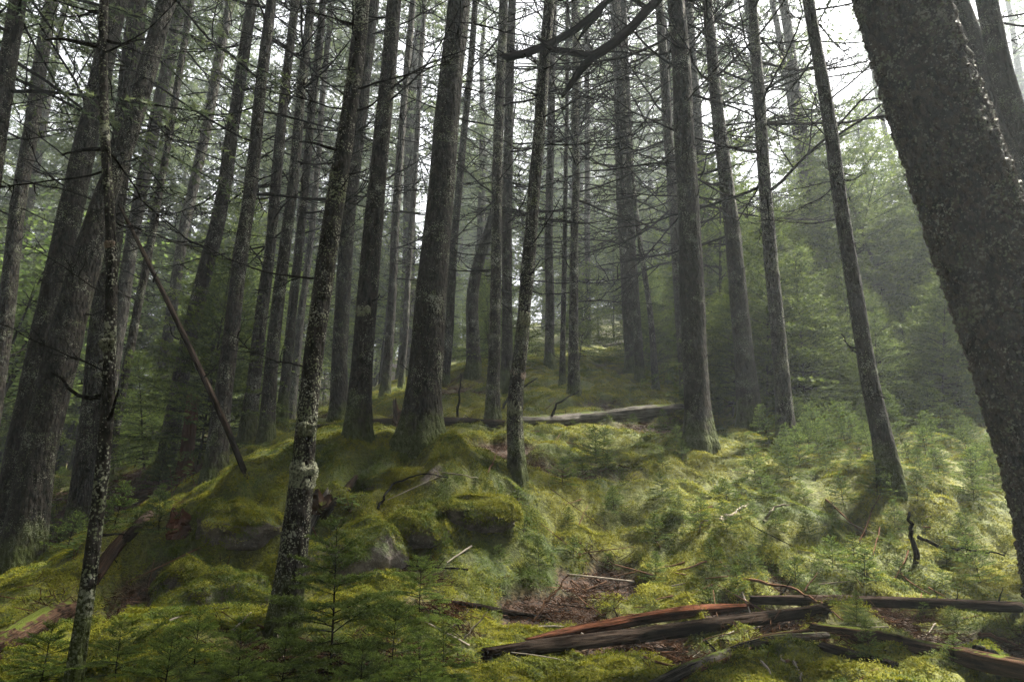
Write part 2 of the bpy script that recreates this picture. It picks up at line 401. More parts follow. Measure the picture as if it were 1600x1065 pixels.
def ground_mat():
    m, nt, b = newmat('forest_floor')
    g = N(nt, 'NewGeometry')
    bare = N(nt, 'Attribute'); bare.attribute_name = 'bare'
    rock = N(nt, 'Attribute'); rock.attribute_name = 'rock'
    P = g.outputs['Position']
    n1 = N(nt, 'TexNoise', Scale=1.6, Detail=4.0, Roughness=0.65); nt.links.new(P, n1.inputs['Vector'])
    n2 = N(nt, 'TexNoise', Scale=38.0, Detail=4.0, Roughness=0.7); nt.links.new(P, n2.inputs['Vector'])
    n3 = N(nt, 'TexNoise', Scale=120.0, Detail=2.0); nt.links.new(P, n3.inputs['Vector'])
    mo = mixc(nt, ramp(nt, n1.outputs[0], [(0.36, 0.0), (0.64, 1.0)]), (0.032, 0.048, 0.009), (0.115, 0.115, 0.018))
    mo = mixc(nt, ramp(nt, n2.outputs[0], [(0.38, 0.75), (0.6, 0.0)]), mo, (0.018, 0.022, 0.007))
    li = mixc(nt, ramp(nt, n2.outputs[0], [(0.4, 0.0), (0.62, 1.0)]), (0.008, 0.005, 0.004), (0.055, 0.028, 0.016))
    li = mixc(nt, ramp(nt, n3.outputs[0], [(0.64, 0.0), (0.74, 0.6)]), li, (0.13, 0.08, 0.05))
    ro = mixc(nt, ramp(nt, n2.outputs[0], [(0.35, 0.0), (0.65, 1.0)]), (0.05, 0.04, 0.034), (0.20, 0.165, 0.145))
    col = mixc(nt, bare.outputs['Fac'], mo, li)
    col = mixc(nt, rock.outputs['Fac'], col, ro)
    nt.links.new(col, b.inputs['Base Color']); b.inputs['Roughness'].default_value = 0.85; b.inputs['Specular IOR Level'].default_value = 0.2
    bumpn(nt, b, n2.outputs[0], 0.7, 0.03)
    return m
M['ground'] = ground_mat()

def rock_mat():
    m, nt, b = newmat('mossy_granite')
    g = N(nt, 'NewGeometry'); tc = N(nt, 'TexCoord')
    n1 = N(nt, 'TexNoise', Scale=7.0, Detail=6.0, Roughness=0.7); nt.links.new(tc.outputs['Object'], n1.inputs['Vector'])
    n2 = N(nt, 'TexNoise', Scale=45.0, Detail=4.0, Roughness=0.7); nt.links.new(tc.outputs['Object'], n2.inputs['Vector'])
    c = mixc(nt, ramp(nt, n1.outputs[0], [(0.35, 0.0), (0.66, 1.0)]), (0.022, 0.017, 0.015), (0.15, 0.12, 0.105))
    c = mixc(nt, ramp(nt, n2.outputs[0], [(0.55, 0.0), (0.7, 0.6)]), c, (0.30, 0.27, 0.25))
    sp = N(nt, 'SeparateXYZ'); nt.links.new(g.outputs['Normal'], sp.inputs[0])
    mf = math_(nt, 'ADD', sp.outputs[2], math_(nt, 'MULTIPLY', math_(nt, 'SUBTRACT', n1.outputs[0], 0.5), 2.2))
    c = mixc(nt, ramp(nt, mf, [(0.22, 0.0), (0.46, 1.0)]), c, (0.05, 0.065, 0.013))
    nt.links.new(c, b.inputs['Base Color']); b.inputs['Roughness'].default_value = 0.8
    bumpn(nt, b, n2.outputs[0], 0.8, 0.02)
    return m
M['rock'] = rock_mat()

# ------------------------------------------------------------------ ground sheet
def build_ground():
    dense = np.radians(np.linspace(-44, 44, 540))
    rest = np.radians(np.linspace(44, 316, 70)[1:-1])
    az = np.r_[dense, rest]; na = len(az)
    rr = np.r_[np.linspace(0.3, 1.6, 8)[:-1], np.geomspace(1.6, 22, 560), np.geomspace(22, 84, 44)[1:]]
    A_, R_ = np.meshgrid(az, rr)
    X, Y = (R_ * np.sin(A_)).ravel(), (R_ * np.cos(A_)).ravel()
    bm = bare_mask(X, Y)
    Z = height(X, Y)
    fine = 0.012 * fbm(X * 14, Y * 14, X * 0, 90, 3) + 0.006 * fbm(X * 45, Y * 45, X * 0, 91, 2)
    Z = Z + fine
    rk = np.zeros(len(X))
    for c, r in ROCK: rk = np.maximum(rk, bump(X, Y, c, r * 1.2))
    rk = np.clip((rk + 0.5 * fbm(X * 5, Y * 5, Z * 5, 41, 3) - 0.42) * 5, 0, 1)
    V = np.c_[X, Y, Z]
    i = np.arange(len(rr) - 1)[:, None] * na; j = np.arange(na)[None]; k = (j + 1) % na
    Fq = np.stack([i + j, i + k, i + na + k, i + na + j], -1).reshape(-1, 4)[:, ::-1]
    c0 = len(V); V = np.r_[V, [[0, 0, hz(0, 0)]]]
    tri = np.stack([np.full(na, c0), np.arange(na), (np.arange(na) + 1) % na], -1)[:, ::-1]
    o = link('ground', mesh_np('ground', V, [Fq, tri], [M['ground']], attrs={'bare': np.r_[bm, 0], 'rock': np.r_[rk, 0]}))
    o['kind'] = 'structure'
build_ground()

# ------------------------------------------------------------------ trunks, branches, crowns
def trunk_mesh(name, P, r, ns, dz, mat, seed=0, rough=0.05, flare=0.25, plates=0.0, plate_z=None):
    """P (k,3) local control points from the foot up, r (k,) radii: horizontal rings"""
    z = np.r_[np.arange(P[0, 2], min(P[-1, 2], plate_z or P[-1, 2]), dz)]
    if plate_z and P[-1, 2] > plate_z: z = np.r_[z, np.linspace(plate_z, P[-1, 2], 30)]
    elif P[-1, 2] > z[-1]: z = np.r_[z, P[-1, 2]]
    def sm(v):
        q = np.interp(z, P[:, 2], v)
        w = max(3, int(0.5 / dz) | 1)
        if len(q) > w * 2:
            e = np.r_[2 * q[0] - q[w // 2:0:-1], q, 2 * q[-1] - q[-2:-w // 2 - 1:-1]]
            q2 = np.convolve(e, np.ones(w) / w, 'same')[w // 2: w // 2 + len(q)]
            if len(q2) == len(q): q = q2
        return q
    x, y, rad = sm(P[:, 0]), sm(P[:, 1]), np.maximum(sm(r), 0.004)
    x = x + 0.012 * vnoise(z * 0.9, z * 0 + seed, z * 0, 5); y = y + 0.012 * vnoise(z * 0.9, z * 0 + seed, z * 0 + 9, 6)
    an = np.arange(ns) * 2 * math.pi / ns
    Z, T = np.meshgrid(z, an, indexing='ij'); Rr = np.broadcast_to(rad[:, None], Z.shape)
    cx, sn = np.cos(T), np.sin(T)
    g = np.maximum(Z - 0.0, 0)
    lob = 1 + 0.55 * np.cos(T * 4 + seed) * np.cos(T * 1.5 + seed * 2.1)
    fl = flare * np.exp(-g / 0.2) * lob
    qx, qy, qz = cx * Rr, sn * Rr, Z
    n = rough * 1.6 * fbm(qx * 7 + seed, qy * 7, qz * 2.2, 12, 3) * np.ones_like(Rr)
    d = Rr * (n + fl)
    d = d + 0.05 * rough / 0.05 * 0.10 * (0.05 + Rr * 0.4) * vnoise(qx * 30 + seed, qy * 30, qz * 14, 15)
    if plates:
        s1 = 1 / 0.031
        wx = qx + 0.022 * vnoise(qx * 30, qy * 30, qz * 18, 51); wz = qz + 0.03 * vnoise(qx * 22, qy * 22, qz * 12, 52)
        b1, b2, idt = worley3(wx * s1 + seed, qy * s1, wz * s1 * 0.55, 61)
        edge = np.clip((b2 - b1) / 0.35, 0, 1)
        # each scale of bark lifts at its lower edge
        d = d + plates * (edge ** 0.6 * (0.45 + 1.1 * idt) - 0.6)
        plate = (edge - 0.55) * 0.22 + (idt - 0.55) * 0.34
        b1, b2, idt = worley3(wx * s1 * 2.3, qy * s1 * 2.3 + seed, wz * s1 * 1.4, 63)
        d = d + plates * 0.5 * (np.clip((b2 - b1) / 0.4, 0, 1) * (0.4 + idt) - 0.4)
        plate = plate + (idt - 0.5) * 0.2
    X, Y = x[:, None] + cx * (Rr + d), y[:, None] + sn * (Rr + d)
    V = np.stack([X, Y, Z], -1).reshape(-1, 3)
    i = np.arange(len(z) - 1)[:, None] * ns; j = np.arange(ns)[None]; k = (j + 1) % ns
    Fq = np.stack([i + j, i + k, i + ns + k, i + ns + j], -1).reshape(-1, 4)
    top = len(V); V = np.r_[V, [[x[-1], y[-1], z[-1] + rad[-1]]]]
    l = (len(z) - 1) * ns
    tri = np.stack([l + np.arange(ns), l + (np.arange(ns) + 1) % ns, np.full(ns, top)], -1)
    return mesh_np(name, V, [Fq, tri], [mat], attrs={'plate': np.r_[plate.ravel(), 0]} if plates else None), z, x, y, rad

def curve(p0, yaw, e0, e1, L, n, rng, wig=0.12):
    """polyline whose elevation swings from e0 to e1"""
    P = [np.array(p0, float)]; yw = yaw
    for i in range(n):
        t = (i + 0.5) / n
        e = e0 + (e1 - e0) * t + rng.normal(0, wig); yw += rng.normal(0, wig)
        P.append(P[-1] + L / n * np.array([math.cos(yw) * math.cos(e), math.sin(yw) * math.cos(e), math.sin(e)]))
    return np.array(P)

def dead_branch_mesh(seed, rich=1.0):
    rng = np.random.default_rng(seed); t = Tubes()
    P = curve((0, 0, 0), 0, rng.uniform(-0.4, 0.2), rng.uniform(-0.05, 0.6), 1.0, 9, rng, 0.075)
    t.add(P, np.linspace(0.0095, 0.0028, 10), 4)
    for k in range(int(rng.integers(6, 12) * rich)):
        s = rng.uniform(0.18, 0.95); f = s * 9; i = min(int(f), 8); p = P[i] + (P[i + 1] - P[i]) * (f - i)
        side = 1 if k % 2 else -1
        L = rng.uniform(0.10, 0.42) * (1.15 - 0.6 * s)
        d = P[i + 1] - P[i]; yaw = math.atan2(d[1], d[0]) + side * rng.uniform(0.5, 1.15)
        Q = curve(p, yaw, rng.uniform(-0.4, 0.25), rng.uniform(0.0, 0.8), L, 5, rng, 0.16)
        t.add(Q, np.linspace(0.0048, 0.0020, 6), 3)
        for _ in range(int(rng.integers(0, 4) * rich)):
            q = Q[rng.integers(1, 5)]; yw = yaw + rng.choice([-1, 1]) * rng.uniform(0.5, 1.1)
            t.add(curve(q, yw, rng.uniform(-0.3, 0.3), rng.uniform(0, 0.7), L * rng.uniform(0.25, 0.5), 3, rng, 0.15), np.linspace(0.0034, 0.0018, 4), 3)
    return t.mesh('dead_branch', M['twig'])
BRANCH = [dead_branch_mesh(100 + i) for i in range(16)]
STUB = []
for i in range(5):
    rng = np.random.default_rng(300 + i); t = Tubes()
    P = curve((0, 0, 0), 0, rng.uniform(-0.3, 0.3), rng.uniform(-0.3, 0.7), 1.0, 5, rng, 0.2)
    t.add(P, np.linspace(0.05, 0.016, 6), 5)
    STUB.append(t.mesh('branch_stub', M['twig']))

def needles(P0, P1, per_m, nl, nw, rng, ang=(0.7, 1.15), tip0=0.0, tipv=None, upbias=0.0):
    L = np.linalg.norm(P1 - P0, axis=1); cnt = np.maximum(1, np.round(L * per_m + rng.uniform(-.5, .5, len(L)))).astype(int)
    idx = np.repeat(np.arange(len(L)), cnt); n = len(idx)
    t = rng.uniform(0, 1.0, n)
    D = (P1 - P0) / (L[:, None] + 1e-9); d = D[idx]
    ref = np.where(np.abs(d[:, 2:3]) > 0.9, [[1.0, 0, 0]], [[0, 0, 1.0]])
    A = np.cross(d, ref); A /= np.linalg.norm(A, axis=1)[:, None]; B = np.cross(A, d)
    ph = rng.uniform(0, 2 * math.pi, n); a = rng.uniform(*ang, n)
    rad = A * np.cos(ph)[:, None] + B * (np.sin(ph) * 0.75 + upbias)[:, None]
    nd = d * np.cos(a)[:, None] + rad * np.sin(a)[:, None]
    base = P0[idx] + (P1 - P0)[idx] * t[:, None]
    wd = np.cross(nd, rng.normal(0, 1, (n, 3))); wd /= np.linalg.norm(wd, axis=1)[:, None] + 1e-9
    l = nl * rng.uniform(0.65, 1.15, n)[:, None]; w = nw * rng.uniform(0.7, 1.2, n)[:, None] * 0.5
    V = np.stack([base - wd * w, base + wd * w, base + nd * l], 1).reshape(-1, 3)
    tp = (tipv[idx] if tipv is not None else np.zeros(n)) * (0.35 + 0.65 * t) + tip0
    return V, np.arange(3 * n).reshape(-1, 3), np.repeat(np.clip(tp, 0, 1), 3)

def spruce_mesh(seed, H, z0, step, nb, Lmax, shoot_gap, shoot_len, per_m, nl, nw, e_base=0.35, e_top=0.9, droop=0.35, sub=False, keep=1.0, stem_r=None, leader=True, power=0.85, sides=3, irregular=0.3):
    """returns (wood mesh, foliage mesh) of a spruce crown growing from z0 to H"""
    rng = np.random.default_rng(seed); wood = Tubes(); A0, A1, TV = [], [], []
    def seg(P, tipness):
        for a, b, tt in zip(P[:-1], P[1:], tipness): A0.append(a); A1.append(b); TV.append(tt)
    z = z0
    while z < H * 0.97:
        f = (z - z0) / (H - z0)
        for b in range(nb):
            if rng.random() > keep: continue
            zz = z + rng.uniform(-0.4, 0.4) * step
            if zz > H * 0.98: continue
            L = Lmax * (1 - f) ** power * rng.uniform(1 - irregular, 1 + irregular * 0.5) + 0.04 * Lmax
            yaw = 2 * math.pi * (b + rng.uniform(-0.3, 0.3)) / nb + z * 7
            e = e_base + (e_top - e_base) * f + rng.normal(0, 0.12)
            n = 6
            P = curve((0, 0, zz), yaw, e, e - droop + rng.normal(0, 0.08), L, n, rng, 0.05)
            wood.add(P, np.linspace(0.011, 0.003, n + 1) * max(L, 0.12) * 0.9, sides)
            seg(P[2:], np.linspace(0, 0.9, n - 1))
            m = max(2, int(L * 0.85 / shoot_gap))
            for s in range(m):
                t = 0.22 + 0.76 * (s + rng.uniform(0.1, 0.9)) / m
                q = t * n; i = min(int(q), n - 1); p = P[i] + (P[i + 1] - P[i]) * (q - i); d = P[i + 1] - P[i]
                for side in (1, -1):
                    if rng.random() < 0.12: continue
                    l = min(shoot_len * rng.uniform(0.6, 1.2), (1.1 - t) * L * 0.75 + 0.2 * shoot_len)
                    yw = math.atan2(d[1], d[0]) + side * rng.uniform(0.6, 0.95)
                    ee = math.asin(max(-1, min(1, d[2] / np.linalg.norm(d)))) - rng.uniform(-0.1, 0.45) * (1 if droop > 0.2 else 0.3)
                    Q = curve(p, yw, ee, ee - droop * 0.5, l, 2, rng, 0.06)
                    seg(Q, (0.25, 1.0))
                    if sub and l > shoot_len * 0.5:
                        for u in (0.35, 0.6):
                            for sd in (1, -1):
                                pp = Q[0] + (Q[-1] - Q[0]) * u
                                seg(curve(pp, yw + sd * rng.uniform(0.5, 0.8), ee, ee, l * 0.42 * (1.2 - u), 1, rng, 0.05), (1.0,))
        z += step * rng.uniform(0.8, 1.2)
    if leader:
        P = np.array([[0, 0, H * 0.9], [0, 0, H * 1.0]]); seg(P, (1.0,))
    A0, A1, TV = np.array(A0), np.array(A1), np.array(TV)
    if stem_r: wood.add(np.array([[0, 0, -0.05], [0.004, 0.003, H * 0.4], [0, 0, H]]), (stem_r, stem_r * 0.65, stem_r * 0.15), 6)
    V, T, tp = needles(A0, A1, per_m, nl, nw, rng, tipv=TV)
    return wood, V, T, tp
def spruce_pair(name, mat, *a, **k):
    wood, V, T, tp = spruce_mesh(*a, **k)
    return wood.mesh(name + '_wood', M['twig']), mesh_np(name + '_needles', V, T, [M[mat]], smooth=False, attrs={'tip': tp})
def spruce_one(name, mat, *a, **k):
    """wood and needles in one mesh"""
    wood, V, T, tp = spruce_mesh(*a, **k)
    WV, WF, _ = wood.arrays()
    return mesh_np(name, np.r_[WV, V], [WF, T + len(WV)], [M['twig'], M[mat]], np.r_[np.zeros(len(WF)), np.ones(len(T))], smooth=False,
                   attrs={'tip': np.r_[np.zeros(len(WV)), tp]})

# crowns of grown trees, unit: 9 m of crown growing from z = 0
CROWN = [spruce_one('crown', 'needle_crown', 500 + i, 9.0, 0.0, 0.42, 5, (1.9, 1.6, 2.2, 1.4)[i], 0.15, 0.55, 30, 0.085, 0.026, e_base=-0.05, e_top=0.7, droop=0.35, keep=(0.8, 0.7, 0.75, 0.8)[i], irregular=0.5)
         for i in range(4)]

MAIN = []          # feet of the hand-placed trees, to keep the others off them
def grow(label, pts, y=None, H=15.0, mat='bark', ns=28, dz=0.05, nbr=14, br_len=(0.6, 1.6), br_lo=0.9, br_hi=None, crown=0, crown_h=None, crown_s=1.0, group='spruce trunks of the near stand',
         stubs=11, flare=0.4, plates=0.0, plate_z=None, rough=0.075, seed=None, name='spruce_tree', lean_out=0.5, bands=()):
    seed = seed if seed is not None else int(pts[0][0] * 3 + pts[0][1])
    rng = np.random.default_rng(abs(seed) + 1)
    if y is None:
        p0 = hit(*pts[0][:2]); y = p0[1]
    W3 = [at_y(px, py, y) for px, py, w in pts]; Rr = [w * 0.5 / math.sqrt(1 + ((px - 800) / F) ** 2) * (np.linalg.norm(at_y(px, py, y) - [0, 0, CZ]) / np.linalg.norm(ray(px, py))) / F for px, py, w in pts]
    W3 = np.array(W3); Rr = np.array(Rr)
    g = hz(W3[0, 0], y)
    if W3[0, 2] > g + 0.01:                     # foot hidden in the photo: carry the stem down to the ground
        d = W3[0] - W3[1]; d = d / abs(d[2]); k = (W3[0, 2] - g + 0.05)
        b = W3[0] + d * k; b[2] = hz(b[0], y)
        W3 = np.r_[[b], W3]; Rr = np.r_[Rr[0] * 1.05, Rr]
    base = W3[0].copy(); base[2] = hz(base[0], base[1])
    L = W3 - base
    d = (L[-1] - L[-2]); d = d / d[2]
    ztop = max(H, L[-1, 2] + 1.0); up = []
    z_, p = L[-1, 2], L[-1].copy()
    n = 6; stepz = (ztop - z_) / n
    for i in range(n):
        d2 = d.copy(); d2[:2] *= (1 - (i + 1) / n * lean_out); p = p + d2 * stepz; up.append(p.copy())
    rt = Rr[-1] * np.linspace(1, 0.12, n + 1)[1:]
    L = np.r_[[L[0] - [0, 0, 0.25]], L, up]; Rr = np.r_[Rr[0] * 1.02, Rr, rt]
    L[0, :2] = L[1, :2]
    # drop points not increasing in height
    keep = [0]
    for i in range(1, len(L)):
        if L[i, 2] > L[keep[-1], 2] + 0.02: keep.append(i)
    L, Rr = L[keep], Rr[keep]
    root = thing(name, label, 'tree', base, group)
    me, z, x, yy, rad = trunk_mesh('trunk', L, Rr, ns, dz, M[mat], seed % 97, rough, flare, plates, plate_z)
    link('trunk', me, root)
    def on(zq): return np.array([np.interp(zq, z, x), np.interp(zq, z, yy), zq]), np.interp(zq, z, rad)
    hi = br_hi or ztop * 0.8
    for (py, hh, bm_, amid, awid) in bands:
        px_ = np.interp(-py, [-q[1] for q in pts], [q[0] for q in pts]); zc = at_y(px_, py, y)[2] - base[2]; hz_ = hh * y / F
        zz = np.linspace(-1, 1, 15)[:, None]; aa = np.linspace(-awid, awid, 41)[None] + amid
        p0, r0 = on(zc); prof = np.clip(1 - np.abs(zz) ** 3, 0, 1) * np.clip(1 - np.abs((aa - amid) / awid) ** 4, 0, 1)
        nn_ = fbm(np.cos(aa) * 6 + zz * 0, np.sin(aa) * 6 + zz * 0 + seed, zz * 2.5 + 0 * aa, 81, 4)
        kk = .35 if 'pink' in bm_ else 1; ro = r0 * 0.97 + kk * ((0.040 * nn_ + 0.006) * prof + 0.010 * (prof - .5))
        Vb = np.stack([p0[0] + np.cos(aa) * ro, p0[1] + np.sin(aa) * ro, zc + zz * hz_ + 0 * aa + .3 * hz_ * nn_], -1).reshape(-1, 3)
        ii = np.arange(14)[:, None] * 41; jj = np.arange(40)[None]
        link('lichen_patch', mesh_np('lichen_patch', Vb, np.stack([ii + jj, ii + jj + 1, ii + 42 + jj, ii + 41 + jj], -1).reshape(-1, 4), [M[bm_]]), root)
    nbr = int(nbr * (2.3 if pts[0][0] > 740 else 1.7))
    for i in range(nbr):
        zq = br_lo + (hi - br_lo) * ((i + rng.uniform(0, 1)) / nbr) ** 0.9
        p, r = on(zq); Lb = (1.25 if y > 6.5 else .8) * rng.uniform(*br_len) * (0.55 + 0.45 * min(1, zq / 3)); s = Lb
        link('dead_branch', BRANCH[rng.integers(len(BRANCH))], root, p, (rng.uniform(-.5, .5), rng.uniform(-0.35, 0.3), rng.uniform(0, 6.283)), s)
    for i in range(stubs):
        zq = 0.4 + (min(hi, 5) - 0.4) * rng.random(); p, r = on(zq); yaw = rng.uniform(0, 6.283)
        p = p + r * 0.8 * np.array([math.cos(yaw), math.sin(yaw), 0])
        link('branch_stub', STUB[rng.integers(5)], root, p, (0, rng.uniform(-0.3, 0.3), yaw), rng.uniform(0.07, 0.22))
    if crown_h is not None:
        p, r = on(crown_h); crown_s *= (0.5 if y < 13.5 and base[0] > -1.5 else 1.0) if crown_s < 1.9 else 0.55; link('crown', CROWN[crown % 4], root, p, (0, 0, rng.uniform(0, 6.28)), ((ztop - crown_h) / 9.0 * crown_s,) * 2 + ((ztop - crown_h) / 9.0,))  # unseen crowns sized for the light: small over the moss, wide where shading
    MAIN.append(base[:2]); root['foot'] = [float(q) for q in base]
    del root['foot']
    return root, base, on

near = 'near'
big_tree = grow('huge leaning trunk with scaly pale flecked bark filling the right edge', [(1718,1000,222),(1662,740,190),(1544,400,166),(1404,0,142)], H=16, mat='bark_big', ns=300, dz=0.0085, plates=0.019, plate_z=4.6, nbr=0, stubs=0, crown=0, crown_h=5.4, crown_s=2.0, flare=0.12, rough=0.035)  # this and the next two crowns set low, out of frame, for shade
grow('dark trunk rising just behind the huge right-hand trunk at the top', [(1585,270,44),(1490,0,42)], y=5.2, H=15, nbr=8, br_lo=3.2, crown=1, crown_h=6.4, crown_s=2.0, mat='bark')
grow('dark outermost trunk with a thin twig up its side in the top right corner', [(1610,237,40),(1570,130,38),(1538,0,36)], y=4.6, H=14, nbr=7, br_lo=2.5, crown=2, crown_h=6.2, crown_s=2.0, mat='bark')
grow('slim crusty trunk with a thick pale lichen collar in front of the mossy rock', [(443,985,48),(448,950,46),(475,740,37),(488,590,32),(520,350,30),(540,230,28),(554,110,27),(564,0,24)], H=10, mat='bark_lichen', ns=72, dz=0.02, nbr=16, br_lo=1.2, br_len=(.4, 1.2), stubs=10, flare=0.3, crown=1, crown_h=8, crown_s=1.5, rough=0.09, bands=[(745, 24, 'lichen', 0, 3.3), (672, 12, 'lichen', -1.2, 1.0)])
grow('thin white speckled stem standing before the dark left trunks', [(106,1085,30),(125,1000,29),(143,850,25),(165,700,22),(171,540,20),(176,380,19),(165,200,17),(162,0,14)], H=7, mat='bark_lichen', ns=56, dz=0.02, nbr=14, br_lo=1.0, br_len=(.4, 1.1), stubs=10, crown=2, crown_h=5.6, crown_s=1.6, rough=0.10, bands=[(384, 7, 'lichen_pink', -1.5, 1.2), (540, 12, 'lichen', -1.5, 1.2)])
grow('thick dark trunk at the left edge whose upper half turns pale and straight', [(6,905,60),(30,720,52),(62,560,46),(106,350,42),(145,170,36),(186,0,32)], y=6.2, H=15, ns=64, dz=0.03, nbr=10, br_lo=2.5, crown=3, crown_h=8.5)
grow('bent mossy trunk that leans right across its neighbours at top left', [(30,885,74),(56,705,60),(97,550,58),(130,430,50),(166,300,36),(195,235,33),(237,85,30),(263,0,28)], H=12, ns=64, dz=0.03, mat='bark', nbr=10, br_lo=2.0, crown=0, crown_h=8, flare=0.35, rough=0.08, )
grow('straight dark trunk between the two leaning left trunks at the top', [(188,245,34),(216,0,30)], y=7.0, H=15, nbr=12, br_lo=3, crown=1, crown_h=8)
grow('black trunk cut by the left edge in the top corner', [(-40,400,44),(8,130,32),(28,0,28)], y=5.6, H=12, nbr=10, br_lo=2.2, crown=2, crown_h=4.6, crown_s=1.2)
grow('dim trunk leaning right behind the left edge beside the dark pair', [(-12,640,34),(8,500,30),(20,385,27),(48,200,25),(80,10,22)], y=9, H=15, nbr=16, br_lo=2, crown=3, crown_h=7)
grow('thin dark stem that the leaning dead pole crosses', [(165,755,17),(185,650,16),(236,367,13),(262,230,12),(296,10,11)], H=13, nbr=16, br_lo=1.5, crown=0, crown_h=7.5, crown_s=1.1)
grow('faint grey trunk in the gap right of the mossy leaning trunk', [(178,560,24),(210,355,22),(250,150,20),(285,0,18)], y=11, H=16, mat='bark_far', nbr=14, br_lo=2.5, crown=1, crown_h=8)
grow('misty trunk left of the leaning pole among green foliage', [(225,740,20),(260,540,19),(288,355,17),(325,186,16),(360,0,14)], y=12.5, H=16, mat='bark_far', nbr=18, br_lo=2, crown=2, crown_h=7.5)
grow('grey trunk standing behind the middle of the leaning dead pole', [(255,735,30),(290,550,27),(338,357,24),(370,170,20),(395,0,17)], H=16, mat='bark_far', nbr=20, br_lo=1.8, crown=3, crown_h=8.5)
grow('clean dark trunk just right of where the dead pole leans', [(334,748,38),(345,640,29),(385,350,22),(405,160,19),(424,0,16)], H=15, ns=40, dz=0.03, nbr=20, br_lo=2.2, crown=0, crown_h=9, flare=0.35)
grow('left trunk of the grey bunch of four behind the mossy slope', [(387,692,24),(403,520,21),(421,395,18),(440,200,16),(462,0,13)], H=15, nbr=22, br_lo=2, crown=1, crown_h=8.5)
grow('second trunk of the grey bunch of four behind the mossy slope', [(413,690,24),(432,500,21),(450,350,18),(470,150,15),(487,0,13)], H=16, nbr=20, br_lo=2, crown=2, crown_h=9)
grow('third slimmer trunk of the grey bunch of four behind the slope', [(440,662,17),(455,500,15),(471,350,14),(490,150,12),(505,0,11)], H=15, mat='bark_far', nbr=20, br_lo=2, crown=3, crown_h=8)
grow('thinnest rightmost trunk of the grey bunch of four behind the slope', [(455,655,13),(470,500,12),(488,350,10),(505,150,9),(518,0,8)], y=12.5, H=15, mat='bark_far', nbr=18, br_lo=2, crown=0, crown_h=8)
grow('dark trunk half hidden behind the lichen collared trunk', [(526,660,26),(543,350,23),(566,170,20),(584,0,17)], H=16, nbr=18, br_lo=1.8, crown=1, crown_h=9)
grow('smooth dark trunk with one pale patch left of the thickest central trunk', [(557,685,42),(563,600,34),(583,350,30),(600,160,25),(617,0,22)], H=16, ns=44, dz=0.03, nbr=18, br_lo=2.2, crown=2, crown_h=9.5, flare=0.3, bands=[(490, 10, 'lichen', -1.7, .9)])
grow('thickest central trunk with a split hollow foot and flared mossy roots', [(657,696,66),(662,640,56),(683,350,43),(703,150,38),(718,0,36)], H=18, ns=110, dz=0.02, nbr=20, br_lo=3.2, br_len=(.8, 1.8), crown=3, crown_h=11, flare=0.45, rough=0.05)
grow('slender grey trunk left of the bright gap in the fog', [(601,632,15),(611,480,14),(618,350,13),(632,150,11),(645,0,10)], y=12, H=17, mat='bark_far', nbr=18, br_lo=2, crown=0, crown_h=9)
grow('narrow dark pole beside the white gap left of the thickest trunk', [(625,648,10),(634,500,10),(643,350,9),(655,150,8),(664,0,7)], y=13.5, H=16, mat='bark_far', nbr=16, br_lo=2, crown=1, crown_h=9.5)
grow('thin trunk emerging right of the thickest central trunk', [(695,612,15),(703,480,14),(711,350,12),(735,100,10),(742,0,9)], y=11, H=15, nbr=16, br_lo=2, crown=2, crown_h=9)
grow('straight speckled trunk between the thickest trunk and the kinked one', [(770,660,21),(773,500,18),(776,350,17),(781,150,15),(786,0,14)], H=15, ns=40, dz=0.04, mat='bark_lichen', nbr=30, br_lo=1.2, crown=0, crown_h=9)
grow('hazy brown trunk close beside the speckled one on the mossy rise', [(793,606,18),(791,350,16),(796,150,14),(800,0,12)], H=16, mat='bark_far', nbr=30, br_lo=1.5, crown=1, crown_h=9)
grow('kinked dark trunk with pale scars in the centre foreground', [(809,745,27),(806,690,24),(803,640,24),(815,560,22),(832,350,20),(842,200,18),(849,100,18),(858,0,17)], H=12, ns=60, dz=0.02, mat='bark_lichen', nbr=18, br_lo=1.6, br_len=(.5, 1.4), crown=2, crown_h=8.5, stubs=10, rough=0.09, bands=[(640, 14, 'lichen', -1.6, 1.3), (586, 9, 'lichen_pink', 0, 3.3), (500, 12, 'lichen', -1.2, 1.1)])
grow('grey trunk seen behind the kinked centre trunk', [(859,573,15),(858,350,13),(862,100,11),(866,0,10)], H=17, mat='bark_far', nbr=26, br_lo=1.5, crown=3, crown_h=9)
grow('thin wiry stem just left of the pale slim trunk', [(879,600,9),(882,450,8),(884,300,7),(886,100,6)], H=13, nbr=16, br_lo=1.2, crown=0, crown_h=9)
grow('pale slim trunk standing upright on the mossy rise', [(895,619,18),(897,480,14),(899,300,12),(900,100,11),(897,0,10)], H=16, nbr=34, br_lo=1.2, mat='bark_lichen', crown=1, crown_h=9.5)
grow('faint thin trunk far behind the mossy rise', [(920,578,10),(918,350,9),(917,100,8)], y=17, H=18, mat='bark_far', nbr=20, br_lo=2, crown=2, crown_h=9)
grow('broad misty trunk at the head of the branch tangle', [(990,585,25),(975,350,20),(968,150,18),(962,0,16)], H=17, mat='bark_far', nbr=40, br_lo=2, br_len=(.8, 2.0), crown=3, crown_h=9.5)
grow('misty twin trunk close right of the broad misty one', [(1002,594,14),(988,380,12),(980,150,11),(974,0,10)], H=16, mat='bark_far', nbr=26, br_lo=2, crown=0, crown_h=9)
grow('thin leaning bleached stem right of the misty twin trunks', [(1026,607,11),(1014,480,9),(996,350,8),(985,240,6)], H=7.0, mat='bark_lichen', nbr=14, br_lo=1.2, br_len=(.4, 1), stubs=4)
